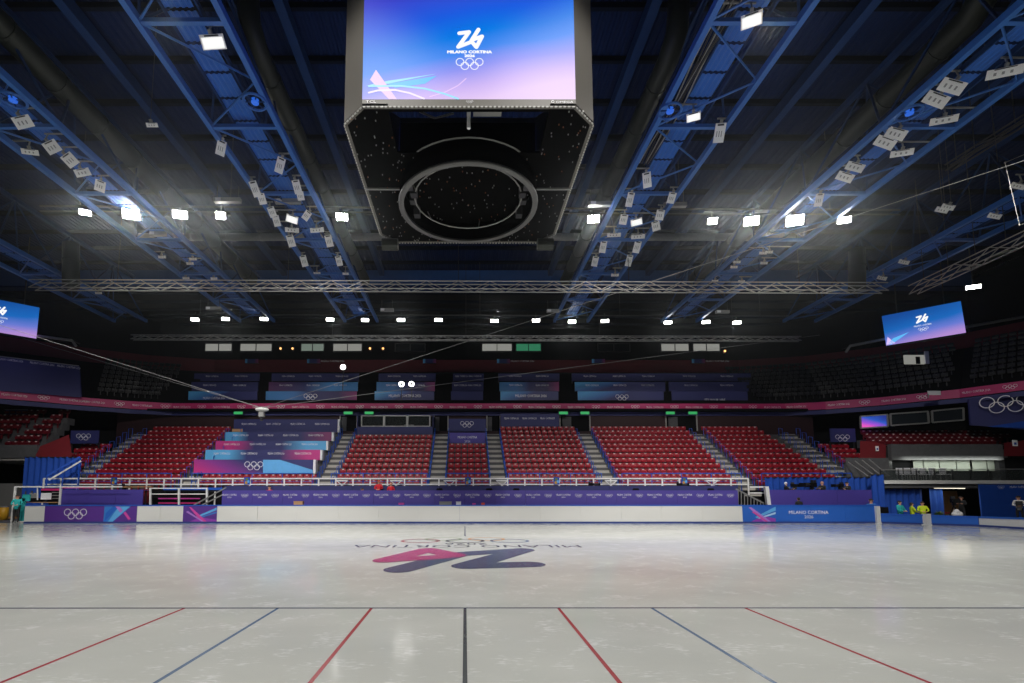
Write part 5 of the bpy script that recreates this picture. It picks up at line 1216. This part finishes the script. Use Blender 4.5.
    for s in (-1, 1): dk.ball((s*.034*k, -.092*k, hz+.025*k), .011*k, 6, 5)
    dk.box((-.025*k, -.1*k, hz-.05*k), (.025*k, -.09*k, hz-.042*k))
    dm = bpy.data.meshes.new('y'); dm.from_pydata([tuple(v) for v in dk.v], [], dk.f)
    bm = bmesh.new(); bm.from_mesh(m2); nf = len(bm.faces); bm.from_mesh(em); bm.faces.ensure_lookup_table(); n2 = len(bm.faces)
    for f in bm.faces[nf:]: f.material_index = 2
    bm.from_mesh(dm); bm.faces.ensure_lookup_table()
    for f in bm.faces[n2:]: f.material_index = 3
    for f in bm.faces: f.smooth = True
    bm.to_mesh(m2); bm.free(); bpy.data.meshes.remove(em); bpy.data.meshes.remove(dm)
    root = thing('person', label, 'person', base); root['_w'] = (0, 0, 0)
    root.rotation_euler = (0, 0, yaw)
    link('body', m2, root)
    hb = MB().ball((0, .02*k, hz+.045*k), (.098*k, .105*k, .085*k), 12, 8); hb.ball((0, .05*k, hz-.01*k), (.09*k, .075*k, .09*k), 10, 6)
    hb.build('hair' if not cap else 'cap', M[cap or hair], root, True)
    if cap: MB().box((-.07*k, -.18*k, hz+.045*k), (.07*k, -.07*k, hz+.06*k)).build('cap_brim', M[cap], root)
    if bag: MB().box((-.14, -.3, hip+.1), (.14, -.16, hip+.42)).build('bag', M['cloth_black'], root)
    return root
def stool(p, h, label):
    t = thing('stool', label, 'stool', p); MB().lathe(p, [(.02, h-.05), (.2, h-.05), (.2, h), (.02, h)], 14).build('seat', M['black'], t); MB().tube([p+Z*.03, p+Z*(h-.05)], .03, 8).build('stem', M['grey_metal'], t); MB().lathe(p, [(.22, 0), (.22, .03), (.02, .04)], 14).build('foot', M['black_metal'], t)
def G(px, Y, z=0): q = P(px, 500, Y); return Vector((q.x, Y, z))
person(G(17.3, 30.3), 'person in teal jacket and dark trousers standing at the white gate', 'cloth_teal', 'cloth_black', 'stand', .5, arms='hold', h=1.68)
person(G(378.5, 32.65, .95), 'person in red jacket and orange cap standing behind the desks', 'cloth_red', 'cloth_black', 'stand', 0, cap='cap_red', arms='hold', h=1.7)
person(G(390.8, 32.45, .95), 'bare headed person in red jacket standing hunched at the front desk', 'cloth_red', 'cloth_black', 'stand', .1, hair='skin', arms='hold', h=1.52)
q = G(362, 32.6, .95); person(q, 'person sitting low behind the front desk with only the head showing', 'cloth_red', 'cloth_black', 'sit', .2, h=1.55); stool(q, .36, 'black stool under the low sitting person at the desk')
q = G(269, 32.6, .95); person(q, 'person in red sitting behind the desk below the stacked banners', 'cloth_red', 'cloth_black', 'sit', -.2, hair='hair', h=1.75); stool(q, .4, 'black stool under the person below the stacked banners')
q = G(798.5, 30.6, .0); person(q, 'dark haired person seen from behind over the lettered blue board', 'cloth_black', 'cloth_black', 'stand', math.pi, h=1.52)
# television cameras
def tv_camera(base, zc, yaw, label, s=1.0):
    t = thing('television_camera', label, 'camera', base); t['_w'] = (0, 0, 0); t.rotation_euler = (0, 0, yaw)
    h = zc-base.z
    MB().box((-.14*s, -.3*s, h), (.14*s, .3*s, h+.28*s)).build('body', M['black'], t)
    MB().tube([(0, -.3*s, h+.13*s), (0, -.85*s, h+.13*s)], .12*s, 12).build('lens', M['black_metal'], t); MB().box((-.17*s, -1.0*s, h-.0), (.17*s, -.82*s, h+.27*s)).build('lens_hood', M['black'], t)
    MB().box((-.1*s, .05*s, h+.28*s), (.1*s, .3*s, h+.45*s)).build('viewfinder', M['black_metal'], t)
    MB().tube([(.1*s, .3*s, h), (.25*s, .75*s, h-.05*s)], .02, 6).build('pan_bar', M['grey_metal'], t); MB().cbox((0, 0, h-.08), (.16, .2, .16)).build('pan_head', M['black_metal'], t)
    for k in range(3): a = k*2.094+.5; MB().tube([(0, 0, h-.14), (.42*math.cos(a), .42*math.sin(a), 0)], .025, 6).build('leg', M['black_metal'], t)
    return t
for px, yaw, lab, jk, hr, s in ((787, 1.3, 'first from the white post', 'cloth_black', 'print', .7), (823, -1.2, 'with the biggest camera', 'cloth_black', 'skin', 1.0), (848, -1.25, 'nearest the curtain end', 'cloth_black', 'hair', .7)):
    b = G(px, 32.75, .9); person(b, 'camera operator in black behind the plain purple desk, '+lab, jk, 'cloth_black', 'stand', yaw, hair=hr, arms='front', h=1.62 if s < 1 else 1.66)
    dx = -.75 if yaw < 0 else .7
    tv_camera(Vector((b.x+dx*s, b.y-.1, .9)), 2.2, yaw, 'black television camera on tripod before the blue curtain, '+lab, s)
for px, lab in ((591.5, 'behind the desk near the navy wall block'), (680, 'behind the desk near the white stairs'), (123.5, 'on the riser at the outer red block')):
    b = G(px, 33.3 if px > 200 else 32.6, .95 if px > 200 else 0); tv_camera(b, 2.3 if px > 200 else 2.14, 1.2, 'small black camera on tripod '+lab, .6)
def desk_chair(px, lab):
    p = G(px, 32.75, .95); t = thing('desk_chair', 'black office chair behind the front desk '+lab, 'chair', p)
    MB().prism([(-.24, 1.0), (-.2, .6), (.2, .6), (.24, 1.0), (.17, 1.17), (-.17, 1.17)], p-Yv*.25, X, Z, (0, .07, 0)).build('backrest', M['black'], t)
    MB().cbox(p+Z*.5, (.46, .46, .08)).build('seat', M['black'], t); MB().tube([p+Z*.05, p+Z*.48], .03, 8).build('stem', M['black_metal'], t)
    MB().box((p.x-.02, p.y-.24, .5+p.z), (p.x+.02, p.y-.18, .7+p.z)).build('back_support', M['black_metal'], t)
    for k in range(5): a = k*1.2566; MB().bar(p+Z*.06, p+Vector((.26*math.cos(a), .26*math.sin(a), .04)), .05, .04).build('foot_spoke', M['black_metal'], t)
for px, lab in ((439.6, 'left of the narrow centre block'), (489, 'right of the narrow centre block'), (516, 'below the navy wall block'), (635, 'below the widest block'), (709.5, 'beside the white stairs')): desk_chair(px, lab)
bn = thing('bench', 'low black bench hidden between the white boards and the front desks', 'bench', (0, 30.75, 0)); MB().box((xa, 30.5, .96), (xb, 31.0, 1.0)).build('top', M['black'], bn)
for k in range(8): x = xa+.3+(xb-xa-.7)*k/7; MB().box((x, 30.6, 0), (x+.08, 30.9, .96)).build('leg', M['black_metal'], bn)
for px, w_, h_, m, lab in ((299, .55, .3, 'wood', 'wooden coloured carton on the bench below the stacked banners'), (445.5, .75, .28, 'grey_metal', 'grey case on the bench left of the narrow centre block'), (458.5, .3, .28, 'print', 'small white box on the bench left of the centre line'), (401.5, .32, .2, 'pink', 'small pink bag on the bench below the people in red'), (474, .2, .18, 'pink', 'tiny pink packet on the bench at the centre'), (483, .2, .2, 'cap_red', 'tiny red packet on the bench right of the centre')):
    p = G(px, 30.75, 1.0); t = thing('carton', lab, 'box', p); MB().box((p.x-w_/2, 30.6, 1.0), (p.x+w_/2, 30.9, 1.0+h_)).build('body', M[m], t); MB().box((p.x-w_/2-.01, 30.59, 1.0+h_-.05), (p.x+w_/2+.01, 30.91, 1.0+h_)).build('lid', M[m], t)
# right corner people
q = G(871, 30.9); person(q, 'person in blue jacket sitting beyond the end of the tall blue board', 'cloth_blue', 'cloth_black', 'sit', -.3, h=1.9); stool(q, .42, 'black stool under the person in the blue jacket')
q = G(899.5, 30.6); person(q, 'person in dark teal jacket sitting before the blue curtain', 'cloth_teal', 'cloth_black', 'sit', .2, arms='hold', h=1.75); stool(q, .4, 'black stool under the person in dark teal')
q = G(911.5, 30.3); person(q, 'person in yellow vest sitting beside the one in dark teal', 'cloth_yellow', 'cloth_black', 'sit', 1.2, arms='hold', h=1.6); stool(q, .38, 'black stool under the yellow vest beside dark teal')
q = G(922, 30.4); person(q, 'person in yellow vest sitting nearest the dark tunnel opening', 'cloth_yellow', 'cloth_black', 'sit', -.4, arms='hold', h=1.68); stool(q, .39, 'black stool under the yellow vest nearest the tunnel')
b = G(961, 30.6); person(b, 'camera operator in black standing at the tunnel mouth', 'cloth_black', 'cloth_black', 'stand', -1.0, arms='front', h=1.6); tv_camera(G(953.5, 30.3), 1.2, -.6, 'black television camera at the tunnel mouth', .9)
p = G(956, 29.0); t = thing('white_bundle', 'white cloth bundle on a case in front of the tunnel camera', 'bundle', p); MB().ball((p.x, 29, .56), (.3, .2, .2), 12, 8).ball((p.x-.08, 28.95, .7), (.16, .14, .16), 10, 6).build('cloth', M['cloth_white'], t, True); MB().box((p.x-.35, 28.8, 0), (p.x+.35, 29.2, .4)).build('case', M['black'], t)
person(G(1018.5, 29.2), 'person in white jacket with black bag standing at the blue backdrop', 'cloth_white', 'cloth_black', 'stand', -.8, arms='hold', h=1.62, bag=True)
p = G(938, 29.4); t = thing('potted_plant', 'low green potted plant behind the blue pad', 'plant', p)
MB().lathe(p, [(.02, 0), (.16, 0), (.22, .42), (.02, .42)], 14).build('pot', M['black'], t)
lf = MB()
for k in range(90):
    a = rnd.uniform(0, 6.28); e = rnd.uniform(.15, 1.3); L = rnd.uniform(.25, .48); d = Vector((math.cos(a)*math.cos(e), math.sin(a)*math.cos(e), math.sin(e))); s = d.cross(Z).normalized()*.03; o_ = p+Z*.42
    lf.add([o_, o_+d*L*.5+s, o_+d*L-Z*.05, o_+d*L*.5-s], [(0, 1, 2, 3)])
o = lf.build('foliage', M['leaf'], t); o['kind'] = 'stuff'

# tidy helper properties
for o in bpy.data.objects:
    if '_w' in o: del o['_w']
